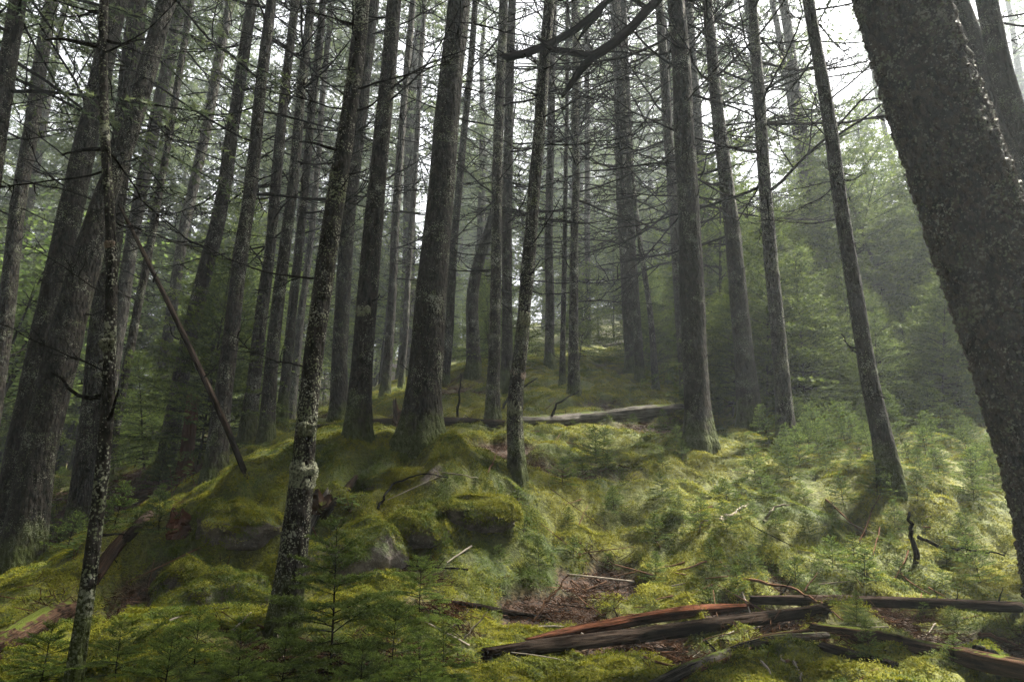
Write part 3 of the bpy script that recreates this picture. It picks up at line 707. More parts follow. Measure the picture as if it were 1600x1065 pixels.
grow('dark trunk hugging the left side of the stout right-centre trunk', [(1072,640,18),(1060,450,17),(1050,300,16),(1040,130,15),(1030,0,14)], y=9.6, H=16, nbr=36, br_lo=2, br_len=(.8, 1.9), crown=1, crown_h=10)
stout = grow('stout straight trunk right of the fallen grey log', [(1091,696,50),(1090,650,43),(1078,350,35),(1066,150,30),(1057,0,27)], H=18, ns=84, dz=0.025, nbr=26, br_lo=2.6, br_len=(.9, 1.9), crown=2, crown_h=11, flare=0.28)
grow('grey trunk peeping out behind the stout right-centre trunk', [(1120,620,22),(1106,450,20),(1096,300,18),(1080,60,14)], y=12.5, H=17, mat='bark_far', nbr=20, br_lo=2, crown=3, crown_h=10)
grow('dark trunk with a grey foot beside the orange broken log end', [(1173,666,38),(1160,520,30),(1143,350,25),(1119,150,19),(1105,0,16)], H=17, ns=44, dz=0.03, nbr=34, br_lo=2.0, br_len=(.7, 1.8), crown=0, crown_h=10)
grow('slim straight speckled trunk with curving black dead branches', [(1229,694,29),(1218,560,25),(1201,350,21),(1187,150,18),(1174,0,15)], H=15, ns=48, dz=0.03, mat='bark_lichen', nbr=34, br_lo=2.0, br_len=(.7, 1.8), crown=1, crown_h=9.5)
grow('blurred pale trunk of the pair standing in the bright mist', [(1336,640,30),(1310,480,26),(1278,350,22),(1250,190,18),(1225,0,14)], y=11.5, H=17, mat='bark_far', nbr=26, br_lo=3, crown=2, crown_h=9.5)
grow('thinner left trunk of the pair standing in the bright mist', [(1300,520,15),(1268,350,13),(1240,190,11),(1210,20,9)], y=13, H=16, mat='bark_far', nbr=22, br_lo=3, crown=3, crown_h=9)
grow('dark leaning trunk nearest the huge right-hand trunk', [(1391,753,41),(1380,700,35),(1355,560,29),(1321,350,24),(1292,170,21),(1264,0,19)], H=14, ns=56, dz=0.025, nbr=26, br_lo=2.0, br_len=(.6, 1.6), crown=0, crown_h=9.5, flare=0.15)

# crooked dead snag on the rise
grow('crooked dead snag leaning right and split at its foot', [(741,585,22),(737,470,19),(744,420,18),(763,365,17),(775,320,12)], H=5.2, mat='bark', nbr=5, br_lo=3.0, br_len=(.4, 1.0), stubs=4, name='dead_snag', group=None)

# big forked dead bough of the stout trunk, hanging across the top of the picture
def bough():
    root, base, on = stout; t = Tubes()
    def P(pts, y0, y1): return np.array([at_y(px, py, y0 + (y1 - y0) * i / (len(pts) - 1)) - base for i, (px, py) in enumerate(pts)])
    yb = base[1]
    t.add(P([(1062,-70),(1045,-28),(1026,2),(1005,22),(988,42),(958,68),(925,90)], yb, yb - 1.6), np.array([.045,.05,.046,.044,.042,.040,.038]) * 1.15, 8)
    t.add(P([(925,90),(905,112),(892,132),(878,152)], yb - 1.6, yb - 1.8), 1.35 * np.array([.030,.024,.02,.008]), 6)
    t.add(P([(925,90),(905,84),(880,80),(862,78),(848,66),(838,56)], yb - 1.6, yb - 1.7), 1.35 * np.array([.030,.024,.02,.018,.012,.006]), 6)
    t.add(P([(1012,14),(975,-12),(947,3),(925,25),(900,46),(872,62),(848,74),(820,84),(795,90),(781,86)], yb - .7, yb - 1.9), 1.35 * np.array([.02,.022,.024,.026,.026,.026,.028,.028,.026,.008]), 7)
    t.add(P([(947,3),(935,24),(915,45),(903,64)], yb - .9, yb - 1.2), 1.35 * np.array([.016,.018,.016,.006]), 5)
    for a, b in [((795,90),(778,78)), ((800,88),(796,74)), ((820,84),(823,92)), ((880,80),(872,86)), ((862,78),(850,92)), ((985,45),(996,36))]:
        t.add(P([a, ((a[0]+b[0])/2, (a[1]+b[1])/2 - 1), b], yb - 1.7, yb - 1.7), np.array([.012,.008,.003]), 4)
    o = link('hanging_bough', t.mesh('hanging_bough', wood_mat('backlit_bough', (0.0015, 0.0013, 0.0012), (0.007, 0.006, 0.005))), root)  # wood colour darkened to give the bough its backlit shade
    o['label'] = 'thick forked backlit dead bough hanging across the sky'
bough()

# ------------------------------------------------------------------ background trees
BG = []
for i in range(6):
    rng = np.random.default_rng(700 + i); Hh = 17.0
    P = np.array([[0, 0, -0.4], [0.02, 0, 2], [rng.normal(0, .12), rng.normal(0, .1), 7], [rng.normal(0, .2), rng.normal(0, .2), 12], [0, 0, 17]])
    me, *_ = trunk_mesh('far_trunk', P, np.array([.19, .165, .13, .085, .015]), 14, 0.25, M['bark_far'], 11 + i, 0.05, 0.3)
    t = Tubes()
    for k in range(85):
        z = 1.4 + 8 * (k + rng.random()) / 85; L = rng.uniform(.6, 1.9); yaw = rng.uniform(0, 6.283)
        Q = curve((0, 0, z), yaw, rng.uniform(-.4, .2), rng.uniform(-.1, .7), L, 6, rng, .13); t.add(Q, np.linspace(.016, .004, 7), 3)
        for _ in range(4):
            j = rng.integers(1, 6); t.add(curve(Q[j], yaw + rng.choice([-1, 1]) * rng.uniform(.5, 1.1), rng.uniform(-.3, .3), rng.uniform(0, .6), L * rng.uniform(.15, .4), 3, rng, .15), np.linspace(.007, .003, 4), 3)
    br = t.mesh('far_branches', M['twig'])
    cr = spruce_one('far_crown', 'needle_crown', 720 + i, 17.2, (4.0, 5.0, 6.0, 3.0, 5.5, 4.5)[i], 0.42, 5, (2.8, 2.4, 2.6, 2.9, 2.3, 2.5)[i], 0.15, 0.7, 30, 0.12, 0.042, e_base=-0.12, e_top=0.7, droop=0.35,
                    keep=(0.75, 0.8, 0.9, 0.7, 0.85, 0.8)[i], irregular=0.6)
    BG.append((me, br, cr))
FOOT = [tuple(p) for p in MAIN]
def far_tree(x, y, s, v, label, group, bare=False):
    root = thing('spruce_tree', label, 'tree', (x, y, hz(x, y)), group)
    root.rotation_euler = (R.uniform(-.03, .03), R.uniform(-.03, .03), R.uniform(0, 6.28)); root.scale = (s * R.uniform(.85, 1.1),) * 2 + (s,)
    me, br, cr = BG[v]
    link('trunk', me, root); b = link('branch_tangle', br, root); b['kind'] = 'stuff'
    if not bare: link('crown', cr, root)
def clear(x, y, d): return all((x - a) ** 2 + (y - b) ** 2 > d * d for a, b in FOOT)
GAPS = [(92, 'the thick left pair'), (240, 'the thin stem'), (385, 'the clean dark trunk'), (520, 'the lichen trunk'), (583, 'the smooth dark trunk'), (683, 'the thickest trunk'),
        (776, 'the speckled trunk'), (832, 'the kinked trunk'), (898, 'the pale trunk'), (975, 'the broad misty trunk'), (1078, 'the stout trunk'), (1143, 'the grey trunk'),
        (1201, 'the slim trunk'), (1320, 'the dark leaning trunk'), (1437, 'the huge right trunk')]
def gap(px):
    """where a thing shows among the near trunks"""
    L = [g for g in GAPS if g[0] <= px]; Rr = [g for g in GAPS if g[0] > px]
    if not L: return 0, 'left of ' + Rr[0][1]
    if not Rr: return 99, 'right of ' + L[-1][1]
    return len(L), 'between ' + L[-1][1] + ' and ' + Rr[0][1]
ORD = ['nearest', 'second', 'third', 'fourth', 'fifth', 'sixth', 'seventh', 'eighth', 'ninth', 'tenth', 'eleventh', 'twelfth', 'thirteenth', 'fourteenth', 'fifteenth', 'sixteenth', 'seventeenth', 'eighteenth', 'nineteenth', 'twentieth', 'twenty first', 'twenty second', 'twenty third', 'farthest']
spots = []
for tries in range(6000):
    if len(spots) >= 88: break
    y = R.uniform(13, 52) ** 1.0; x = R.uniform(-1, 1) * (y * 0.80 + 4)
    px = 800 + F * x / (y * CP)
    near_gap = (622 < px < 668) or (1325 < px < 1440 and y < 34)
    if near_gap and R.random() < 0.9: continue
    if px > 1240 and y < 21: continue
    if 800 < px < 1100 and y < 30 and R.random() < .6: continue
    if px > 1100 and R.random() < 0.3: continue
    if not clear(x, y, 1.8 if px < 520 else 2.2): continue
    FOOT.append((x, y)); spots.append((y, x, px))
by_gap = {}
for y, x, px in sorted(spots): by_gap.setdefault(gap(px), []).append((x, y))
for (gi, where), L in by_gap.items():
    for q, (x, y) in enumerate(L):
        kind = 'dim' if x < -4 else 'misty'
        far_tree(x, y, R.uniform(0.8, 1.25), R.randrange(6), f'{kind} spruce, {ORD[min(q, 23)]} back {where}' if q else f'{kind} spruce, nearest {where}', 'misty spruces behind the near trunks')

for x, y, v in [(5.6, 1.6, 3), (3.6, -0.3, 0), (7.0, 3.0, 5), (2.4, -2.0, 1)]:  # spruces added out of view to shade the air near the camera
    FOOT.append((x, y)); far_tree(x, y, .85, v, 'unseen spruce added outside the view to shade the clearing', 'unseen spruces added for shade')
k = 0  # ring of added, unseen spruces that blocks sky light from behind and beside
for tries in range(900):
    if k >= 46: break
    az = math.radians(R.uniform(62, 312)); rr_ = R.uniform(3.4, 17)
    x, y = rr_ * math.sin(az), rr_ * math.cos(az)
    if az < math.radians(100) and rr_ < 7: continue
    if not clear(x, y, 1.9): continue
    FOOT.append((x, y)); k += 1
    far_tree(x, y, R.uniform(.7, 1.1), k % 6, 'unseen spruce added outside the view to shade the clearing', 'unseen spruces added for shade')

# ------------------------------------------------------------------ young spruces
SEED = [spruce_one('seedling', 'needle', 800 + i, (.34, .42, .30, .48, .26)[i], .04, .046, 6, (.20, .22, .21, .24, .18)[i], .034, .095, 230, .015, .0062, e_base=0.15, e_top=0.8, droop=.15, stem_r=.004, irregular=.4) for i in range(5)]
SAP = [spruce_pair('sapling', 'needle_young', 820 + i, (1.5, 1.9, 2.3, 1.7)[i], .15, .10, 7, (.62, .72, .80, .75)[i], .066, .24, 120, .030, .0095, e_base=0.05, e_top=0.8, droop=.2, stem_r=.014, irregular=.4) for i in range(4)]
TALL = [spruce_pair('young_spruce', 'needle_young', 840 + i, (3.6, 4.4, 3.9)[i], (.9, 1.2, .5)[i], .2, 6, (1.15, 1.3, 1.2)[i], .11, .40, 80, .060, .015, e_base=0.0, e_top=0.75, droop=.22, stem_r=.03, irregular=.4) for i in range(3)]
NEARS = [spruce_pair('near_sapling', 'needle', 860 + i, (.62, .46, .5)[i], .08, .07, 6, (.34, .30, .33)[i], .032, .13, 400, .0150, .0036, e_base=0.05, e_top=0.8, droop=.12, sub=True, stem_r=.006, irregular=.3) for i in range(3)]
PLACED = []
def free(p, d):
    return all((p[0] - q[0]) ** 2 + (p[1] - q[1]) ** 2 > d * d for q in PLACED) and all((p[0] - q[0]) ** 2 + (p[1] - q[1]) ** 2 > 0.03 for q in MAIN)
def plant(rect, n, s, d, label, group, kind='seed', tries=40):
    L = []
    for _ in range(n * tries):
        if len(L) >= n: break
        p = hit(R.uniform(rect[0], rect[2]), R.uniform(rect[1], rect[3]))
        if not free(p, d): continue
        PLACED.append(p); L.append(p)
    lab_n = {}
    for p in sorted(L, key=lambda p: p[1]):
        where = gap(800 + F * p[0] / (p[1] * CP))[1]; q = lab_n.get(where, 0); lab_n[where] = q + 1
        lab = f'{label}, {ORD[min(q, 23)]} {"back " if q else ""}{where}'
        sc = R.uniform(*s); rot = (R.uniform(-.16, .16), R.uniform(-.16, .16), R.uniform(0, 6.28)); loc = (p[0], p[1], p[2] - 0.02)
        if kind == 'seed':
            tag(link('spruce_seedling', SEED[R.randrange(5)], None, loc, rot, sc), lab, 'seedling', group)
        else:
            st, fo = (SAP if kind == 'sap' else TALL)[R.randrange(len(SAP if kind == 'sap' else TALL))]
            o = thing('young_spruce', lab, 'young spruce', loc, group); o.rotation_euler = rot; o.scale = (sc,) * 3
            link('stem', st, o); link('foliage', fo, o)
plant((1120, 575, 1540, 618), 30, (.8, 1.3), .55, 'tall young spruce', 'tall young spruces at the back of the thicket', 'tall')
plant((1130, 600, 1540, 652), 36, (.75, 1.25), .36, 'bushy young spruce', 'bushy young spruces of the thicket', 'sap')
plant((690, 560, 990, 574), 10, (.6, 1.1), .8, 'far young spruce on the crest', 'young spruces on the crest', 'sap')
plant((1000, 545, 1120, 580), 12, (.6, 1.3), .7, 'shadowy young spruce', 'young spruces behind the twin trunks', 'sap')
plant((60, 690, 330, 750), 16, (.6, 1.3), .6, 'dark young spruce', 'young spruces under the dark trees', 'sap')
plant((1200, 640, 1560, 700), 40, (.55, 1.15), .2, 'upper carpet seedling', 'seedlings round the dark leaning trunk')
plant((1180, 700, 1560, 790), 34, (.5, .9), .19, 'lower carpet seedling', 'seedlings below the dark leaning trunk')
plant((1000, 770, 1540, 930), 28, (.3, .75), .2, 'bright moss seedling', 'seedlings on the bright moss')
plant((870, 660, 1080, 760), 16, (.45, .85), .25, 'wispy seedling', 'seedlings before the grey log')
plant((690, 780, 960, 900), 10, (.3, .6), .22, 'moss bank seedling', 'seedlings on the dark moss bank')
plant((1110, 600, 1200, 660), 10, (.6, 1.2), .25, 'shaded seedling', 'seedlings beside the stout trunk')
plant((60, 760, 250, 860), 16, (.5, 1.1), .25, 'hollow seedling', 'seedlings in the dark hollow')
plant((1320, 930, 1590, 1040), 5, (.25, .5), .18, 'log side seedling', 'seedlings by the lower logs')
def beyond(px0, px1, y0, y1, n, s, label, group):
    lab_n = {}; c = 0
    for _ in range(n * 40):
        if c >= n: break
        y = R.uniform(y0, y1); px = R.uniform(px0, px1); x = (px - 800) / F * y * CP
        if not free((x, y), 1.0): continue
        PLACED.append((x, y, 0)); c += 1; where = gap(px)[1]; lab_n[where] = lab_n.get(where, 0) + 1
        v = R.randrange(3); o = thing('young_spruce', f"{label}, {ORD[min(lab_n[where] - 1, 23)].replace('nearest', 'first')} {where}", 'young spruce', (x, y, hz(x, y) - .03), group)
        o.rotation_euler = (R.uniform(-.06, .06), R.uniform(-.06, .06), R.uniform(0, 6.28)); o.scale = (R.uniform(*s),) * 3
        link('stem', TALL[v][0], o); link('foliage', TALL[v][1], o)
beyond(300, 640, 15, 32, 15, (.8, 1.7), 'dusky young spruce', 'young spruces beyond the ridge')
beyond(680, 1100, 18, 36, 18, (.8, 1.6), 'misty young spruce', 'young spruces beyond the rise')
beyond(-60, 330, 12, 28, 18, (.8, 1.6), 'dim young spruce', 'young spruces of the dark left wood')
beyond(1100, 1560, 14, 28, 22, (1.0, 1.9), 'grey green young spruce', 'young spruces behind the thicket')
def near_sapling(px, py, v, s, label):
    p = hit(px, py)
    o = thing('spruce_sapling', label, 'sapling', (p[0], p[1], p[2] - .02), 'spruce saplings in the lower left corner'); o.scale = (s,) * 3
    o.rotation_euler = (R.uniform(-.06, .06), R.uniform(-.06, .06), R.uniform(0, 6.28))
    link('stem', NEARS[v][0], o); link('foliage', NEARS[v][1], o); PLACED.append(p)
near_sapling(515, 1065, 0, 1.0, 'tallest feathery sapling with an upright leader before the lichen collared trunk')
near_sapling(300, 1060, 1, .55, 'flat bushy sapling below the dark rock hollow')
near_sapling(180, 1062, 2, .42, 'low sapling at the foot of the thin white speckled stem')
near_sapling(610, 1062, 2, .6, 'sapling right of the tallest feathery one')
near_sapling(440, 1100, 1, .6, 'sapling hiding the foot of the lichen collared trunk')
near_sapling(690, 1075, 1, .5, 'dark sapling beside the lower end of the black log')
near_sapling(370, 1120, 0, .5, 'sapling on the lower picture edge under the rock')
near_sapling(250, 1130, 2, .55, 'sapling on the lower picture edge near the thin speckled stem')
near_sapling(560, 1140, 1, .62, 'sapling on the lower picture edge under the tallest one')
near_sapling(660, 1150, 0, .5, 'sapling on the lower picture edge left of the log end')
near_sapling(60, 1080, 1, .5, 'small sapling in the lower left picture corner')
near_sapling(655, 960, 2, .6, 'small dark sapling on the moss above the black log end')


# ------------------------------------------------------------------ logs, sticks, stumps
def log(name, label, pts, radii, mat, lift=0.6, sides=14, seed=0, ragged=0.35, stubs=0, cat='log', group=None, endmat=None, seg=0.035):
    """pts: photo pixels on the ground (or pixel + height above ground)"""
    W3 = []
    for q, r in zip(pts, radii):
        p = hit(q[0], q[1] + 0); p = p + [0, 0, (q[2] if len(q) > 2 else 0) + r * lift]; W3.append(p)
    W3 = np.array(W3); base = W3[0].copy(); L = W3 - base
    s = np.r_[0, np.cumsum(np.linalg.norm(np.diff(L, axis=0), axis=1))]
    radii = np.array(radii) * .86; n = max(6, int(s[-1] / seg)); u = np.linspace(0, s[-1], n)
    P = np.stack([np.interp(u, s, L[:, i]) for i in range(3)], -1); rr = np.interp(u, s, radii)
    for _ in range(3): P[1:-1] = (P[:-2] + 2 * P[1:-1] + P[2:]) / 4
    sides = int(sides * 1.8); t = Tubes(); t.add(P, rr, sides); V, Fq, _ = t.arrays(); fib = np.r_[np.concatenate(t.B), [[0, 0, 0], [9, 0, 0]]]
    V = V.reshape(n, sides, 3); C = P[:, None]; d = V - C
    nz = 0.22 * fbm(V[..., 0] * 4 + seed, V[..., 1] * 4, V[..., 2] * 9, 70, 3) + 0.09 * vnoise(np.arange(sides)[None] * 1.0 + seed + 0 * V[..., 0], u[:, None] * 1.6 + 0 * V[..., 0], V[..., 0] * 0, 71)
    aa = np.arange(sides)[None] / sides * 2 * math.pi + 0 * V[..., 0]
    nz = nz + 0.12 * fbm(np.cos(aa) * 3.2 + seed, np.sin(aa) * 3.2, u[:, None] * 2.2 + 0 * aa, 72, 4) - 0.10 * np.clip(vnoise(np.cos(aa) * 5, np.sin(aa) * 5 + seed, u[:, None] * 1.3 + 0 * aa, 73) - .35, 0, 1) * 3
    V = C + d * (1 + nz)[..., None]
    # splintered ends
    rng = np.random.default_rng(seed + 5)
    T = np.gradient(P, axis=0); T /= np.linalg.norm(T, axis=1)[:, None]
    V[0] -= T[0] * (rng.uniform(0, 1, sides) ** 2 * ragged * rr[0] * 3)[:, None]; V[-1] += T[-1] * (rng.uniform(0, 1, sides) ** 2 * ragged * rr[-1] * 3)[:, None]
    V = V.reshape(-1, 3); k = len(V)
    V = np.r_[V, [P[0] + T[0] * rr[0] * .5], [P[-1] - T[-1] * rr[-1] * .5]]
    j = np.arange(sides)
    tri = np.r_[np.stack([(j + 1) % sides, j, np.full(sides, k)], -1), np.stack([(n - 1) * sides + j, (n - 1) * sides + (j + 1) % sides, np.full(sides, k + 1)], -1)]
    mats = [M[mat], M[endmat or mat]]
    o = link(name, mesh_np(name, V, [Fq, tri], mats, np.r_[np.zeros(len(Fq)), np.ones(len(tri))], attrs={'fib': fib}), None, base)
    tag(o, label, cat, group)
    for i in range(stubs):
        q = rng.integers(2, n - 2); yaw = rng.uniform(0, 6.28)
        link('branch_stub', STUB[rng.integers(5)], o, P[q] + [0, 0, rr[q] * .5], (0, rng.uniform(-1.3, -.3), yaw), rng.uniform(.05, .16))
    return o
log('fallen_log', 'long fallen grey log lying across the moss behind the central trees', [(800,662),(850,661),(900,658),(960,652),(1040,645),(1100,640)], [.075,.09,.095,.10,.10,.09], 'log_grey', lift=.25, seed=3, stubs=10, sides=16)
log('fallen_log', 'dark decayed log half sunk in moss around the thickest central trunk', [(496,670),(560,664),(640,660),(720,660),(790,663)], [.06,.07,.075,.07,.05], 'log_dark', lift=.05, seed=33, stubs=6, sides=14)
log('broken_log', 'short log with a fresh orange break beside the stout trunk', [(1112,636),(1135,635),(1158,637)], [.05,.055,.05], 'log_grey', seed=4, endmat='log_red', ragged=.9)
log('orange_wood_chunk', 'splintered orange wood at the end of the short log', [(1128,640),(1150,641),(1166,639)], [.03,.045,.02], 'log_red', seed=44, ragged=1.0, cat='wood chunk')
log('fallen_log', 'long black wet log lowest in the centre foreground', [(760,1034),(880,1022),(1000,1007),(1110,992),(1200,978),(1292,962)], [.030,.040,.042,.044,.042,.034], 'log_dark', lift=1.2, seed=6, ragged=.5)
log('rotten_log', 'red rotten log lying just above the long black wet log', [(826,1008),(900,996),(985,983),(1080,970),(1130,963),(1172,954)], [.018,.030,.036,.040,.036,.020], 'log_red', lift=1.3, seed=7, ragged=.9, endmat='log_red')
log('fallen_log', 'straight dark log reaching to the foot of the huge right trunk', [(1178,944),(1260,948),(1350,950),(1450,953),(1530,956),(1592,958)], [.028,.036,.038,.037,.036,.034], 'log_dark', lift=1.0, seed=8, stubs=4)
log('fallen_log', 'brown peeled log slanting down into the lower right corner', [(1272,990),(1350,1005),(1440,1030),(1530,1052),(1640,1080)], [.026,.038,.040,.040,.042], 'log_brown', lift=1.2, seed=9, ragged=.6)
log('fallen_limb', 'greyish curved limb rising from the lower edge', [(1020,1085),(1075,1056),(1140,1030),(1210,1008),(1292,998)], [.026,.028,.030,.028,.018], 'log_dull', lift=1.0, seed=10, cat='limb')
log('fallen_limb', 'thin brown limb above the greyish curved limb', [(1085,1042),(1130,1022),(1190,1000),(1280,985)], [.012,.014,.014,.010], 'log_brown', lift=1.0, seed=11, cat='limb')
log('fallen_limb', 'dark mossy limb under the slanting peeled log', [(1285,1015),(1340,1032),(1400,1045)], [.020,.024,.018], 'log_dark', lift=.8, seed=12, cat='limb')
log('fallen_limb', 'dark slim limb in the litter right of the saplings', [(684,942),(740,950),(800,962),(856,968)], [.014,.018,.02,.014], 'log_dark', lift=.9, seed=13, cat='limb')
log('fallen_limb', 'brown limb end poking from under the bottom saplings', [(500,1056),(545,1052),(600,1046)], [.014,.016,.012], 'log_brown', seed=14, cat='limb')
log('rotten_log', 'broad crumbling brown log in the lower left corner', [(-30,1040),(20,1010),(60,985),(108,958)], [.06,.075,.075,.05], 'log_brown', lift=.5, seed=15, ragged=.8)
log('rotten_log', 'dark log with a split orange top behind the thin speckled stem', [(150,905),(172,872),(192,848),(206,832)], [.045,.05,.045,.03], 'log_brown', lift=.7, seed=16, ragged=1.2, endmat='log_red')
log('orange_wood_chunk', 'orange splinter standing on the log behind the speckled stem', [(184,868),(192,850),(204,838)], [.014,.022,.010], 'log_red', lift=2.6, seed=17, ragged=1.3, cat='wood chunk')
log('fallen_log', 'black log leaning on the moss above the orange splinter', [(196,850),(215,830),(236,808)], [.04,.05,.045], 'log_dark', lift=.8, seed=18)
log('fallen_log', 'stubby brown log end left of the yellow moss patch', [(104,822),(128,820),(160,818)], [.035,.04,.04], 'log_brown', lift=1.2, seed=19, ragged=.7)
log('fallen_log', 'dim log in the dark hollow above the yellow moss patch', [(190,790),(215,780),(240,775)], [.04,.05,.05], 'log_brown', lift=.7, seed=20)
log('grey_root_limb', 'pale grey split root right of the lichen collared trunk', [(478,850),(488,822),(500,798),(512,772)], [.03,.035,.035,.02], 'log_grey', lift=1.0, seed=21, cat='root', ragged=.9)
log('dark_root_limb', 'black root climbing to the mossy bank beside the grey split root', [(505,815),(525,790),(545,765),(556,750)], [.03,.03,.028,.02], 'log_dark', lift=1.0, seed=22, cat='root')
log('dead_limb', 'long grey root lying over the moss left of the lichen collared trunk', [(330,838),(365,822),(400,812)], [.012,.016,.010], 'log_grey', lift=.8, seed=23, cat='limb')
log('fallen_log', 'distant fallen pole on the slope behind the twin trunks', [(945,556,.2),(1000,545,.25),(1060,530,.5)], [.05,.06,.05], 'log_grey', seed=24)

def stump(px, py, h, r, mat, label, seed, jag=0.5):
    p = hit(px, py); ns = 18; nz = 10; rng = np.random.default_rng(seed)
    an = np.arange(ns) * 2 * math.pi / ns; top = h * (1 - jag * rng.random(ns))
    Zf = np.linspace(0, 1, nz)[:, None] * top[None] - 0.06
    rad = r * (1 + 0.5 * np.exp(-np.maximum(Zf, 0) / 0.08)) * (1 + 0.25 * np.cos(an * 3 + seed) + 0.12 * rng.normal(size=(nz, ns)))
    V = np.stack([np.cos(an) * rad, np.sin(an) * rad, Zf], -1).reshape(-1, 3)
    i = np.arange(nz - 1)[:, None] * ns; j = np.arange(ns)[None]; k = (j + 1) % ns
    Fq = np.stack([i + j, i + k, i + ns + k, i + ns + j], -1).reshape(-1, 4)
    V = np.r_[V, [[0, 0, h * 0.35]]]; l = (nz - 1) * ns
    tri = np.stack([l + np.arange(ns), l + (np.arange(ns) + 1) % ns, np.full(ns, len(V) - 1)], -1)
    tag(link('rotten_stump', mesh_np('rotten_stump', V, [Fq, tri], [M[mat]], smooth=False), None, p), label, 'stump')
stump(276, 828, .22, .05, 'log_red', 'small red rotten stump beside the yellow moss patch', 5)
stump(625, 668, .42, .085, 'log_brown', 'brown splintered stump left of the thickest central trunk', 6)
stump(290, 742, 1.0, .06, 'log_red', 'reddish broken snag in the dark behind the leaning pole', 8, .3)
stump(505, 790, .18, .06, 'log_brown', 'torn brown stump beside the grey split root', 9, .7)

# leaning pole
def pole():
    a = hit(388, 742)
    yb = a[1]
    pts = [a + [0, 0, -.04]] + [at_y(388 - 202 * q, 742 - 422 * q - 8 * math.sin(3.1 * q), yb + .8 * q) for q in (.15, .3, .45, .6, .75, .88, 1.0)]
    t = Tubes(); t.add(np.array(pts) - a, 0.55 * np.array([.04, .042, .043, .042, .039, .035, .03, .022]), 10)
    o = tag(link('leaning_pole', t.mesh('leaning_pole', M['log_dark']), None, a), 'thin straight dead pole leaning left across the trunks', 'dead pole')
    for q, (px, py) in enumerate([(318, 590), (352, 660), (280, 530), (240, 440)]):
        p = at_y(px, py, yb + .2) - a; link('branch_stub', STUB[q], o, p, (0, -.6, q * 1.7), .16)
pole()

def stick(label, pts, r, mat='stick', air=None, group=None, sub=None, cat='stick'):
    """pts on the ground (px,py) or (px,py,height)"""
    W3 = np.array([hit(q[0], q[1]) + [0, 0, (q[2] if len(q) > 2 else 0.008)] for q in pts]) if air is None else None
    if air is not None:
        a = hit(*pts[0]); W3 = np.array([a - [0, 0, .03]] + [at_y(px, py, a[1] + air * i) for i, (px, py) in enumerate(pts[1:], 1)])
    b = W3[0].copy(); L = W3 - b
    s = np.r_[0, np.cumsum(np.linalg.norm(np.diff(L, axis=0), axis=1))]; u = np.linspace(0, s[-1], max(6, len(pts) * 4))
    P = np.stack([np.interp(u, s, L[:, i]) for i in range(3)], -1)
    for _ in range(2): P[1:-1] = (P[:-2] + 2 * P[1:-1] + P[2:]) / 4
    rng = np.random.default_rng(int(pts[0][0])); P[1:-1] += rng.normal(0, r * .5, P[1:-1].shape)
    t = Tubes(); t.add(P, np.linspace(r, r * .4, len(P)), 6)
    return tag(link('dead_stick', t.mesh('dead_stick', M[mat]), None, b), label, cat, group)
stick('long thin bowed twig standing over the bare litter', [(905,893),(880,915),(866,940),(865,960),(876,976)], .009, 'stick', air=-.03)
stick('straight pale twig slanting beside the bowed twig', [(832,972),(850,945),(870,920),(890,897)], .010, 'stick', air=.05)
stick('thin pale twig leaning in the moss beside the saplings', [(718,1000),(735,985),(762,955)], .006, 'stick_pale', air=.04)
stick('short pale twig near the leaning thin twig', [(700,978),(733,950)], .005, 'stick_pale', air=.04)
stick('pale curved stick on the moss left of the bent pair', [(1126,815),(1145,803),(1170,797,.05)], .018, 'stick_pale')
stick('pale bent stick on the moss right of the bent pair', [(1194,816),(1212,800,.05),(1235,797,.04)], .014, 'stick_pale')
stick('short upright pale peg in the bright moss', [(1094,832),(1093,818),(1108,812)], .010, 'stick_pale', air=0)
stick('dark rotten peg bent like a hook below the leaning trunk', [(1432,880),(1428,850),(1420,820),(1421,800)], .022, 'twig', air=0.01)
stick('black dead branch lying towards the huge right trunk', [(1436,852,.06),(1480,866,.05),(1530,874,.06),(1572,880,.05)], .014, 'twig')
stick('upright broken dark stick on the moss behind the thickest trunk', [(715,652),(717,620),(720,583)], .020, 'twig', air=.0)
stick('dark stick leaning from the fallen trunk beside the kinked trunk', [(855,660),(870,630),(905,610)], .018, 'twig', air=.03)
stick('dark crooked branch poking up left of the kinked trunk', [(780,640),(800,615),(840,590)], .02, 'twig', air=.03)
stick('long straight stick lying across the dark logs', [(1160,912,.03),(1220,935,.08),(1270,955,.08),(1318,975,.02)], .010, 'stick')
stick('brown stick bundle piece nearest the greyish curved limb', [(1062,1065),(1120,1040),(1190,1008)], .011, 'stick')
stick('crossing brown stick in the lower litter', [(1000,1010),(1040,1040),(1060,1060)], .012, 'stick', air=-.04)
stick('white lichened twig near the lower edge', [(1240,1035),(1250,1050),(1252,1066)], .008, 'stick_pale')
stick('thin pale twig lying on the mossy bank below the thick trunk', [(690,742,.02),(720,748,.03),(748,752,.02)], .007, 'stick_pale')
stick('curved red twig on the litter before the kinked trunk', [(762,740),(770,728,.03),(776,716,.06)], .008, 'stick')
stick('dark branch arching over the mossy overhang', [(590,800,.02),(612,765,.05),(660,748,.04),(700,750,.02)], .010, 'twig')
stick('long dark limb in the litter at the right edge', [(1530,995,.02),(1570,1005,.02),(1610,1020,.02)], .012, 'stick')
stick('dark thin limb lying at the lower right edge', [(1525,1020,.02),(1560,1032,.02),(1610,1048,.02)], .014, 'twig')
TW = []
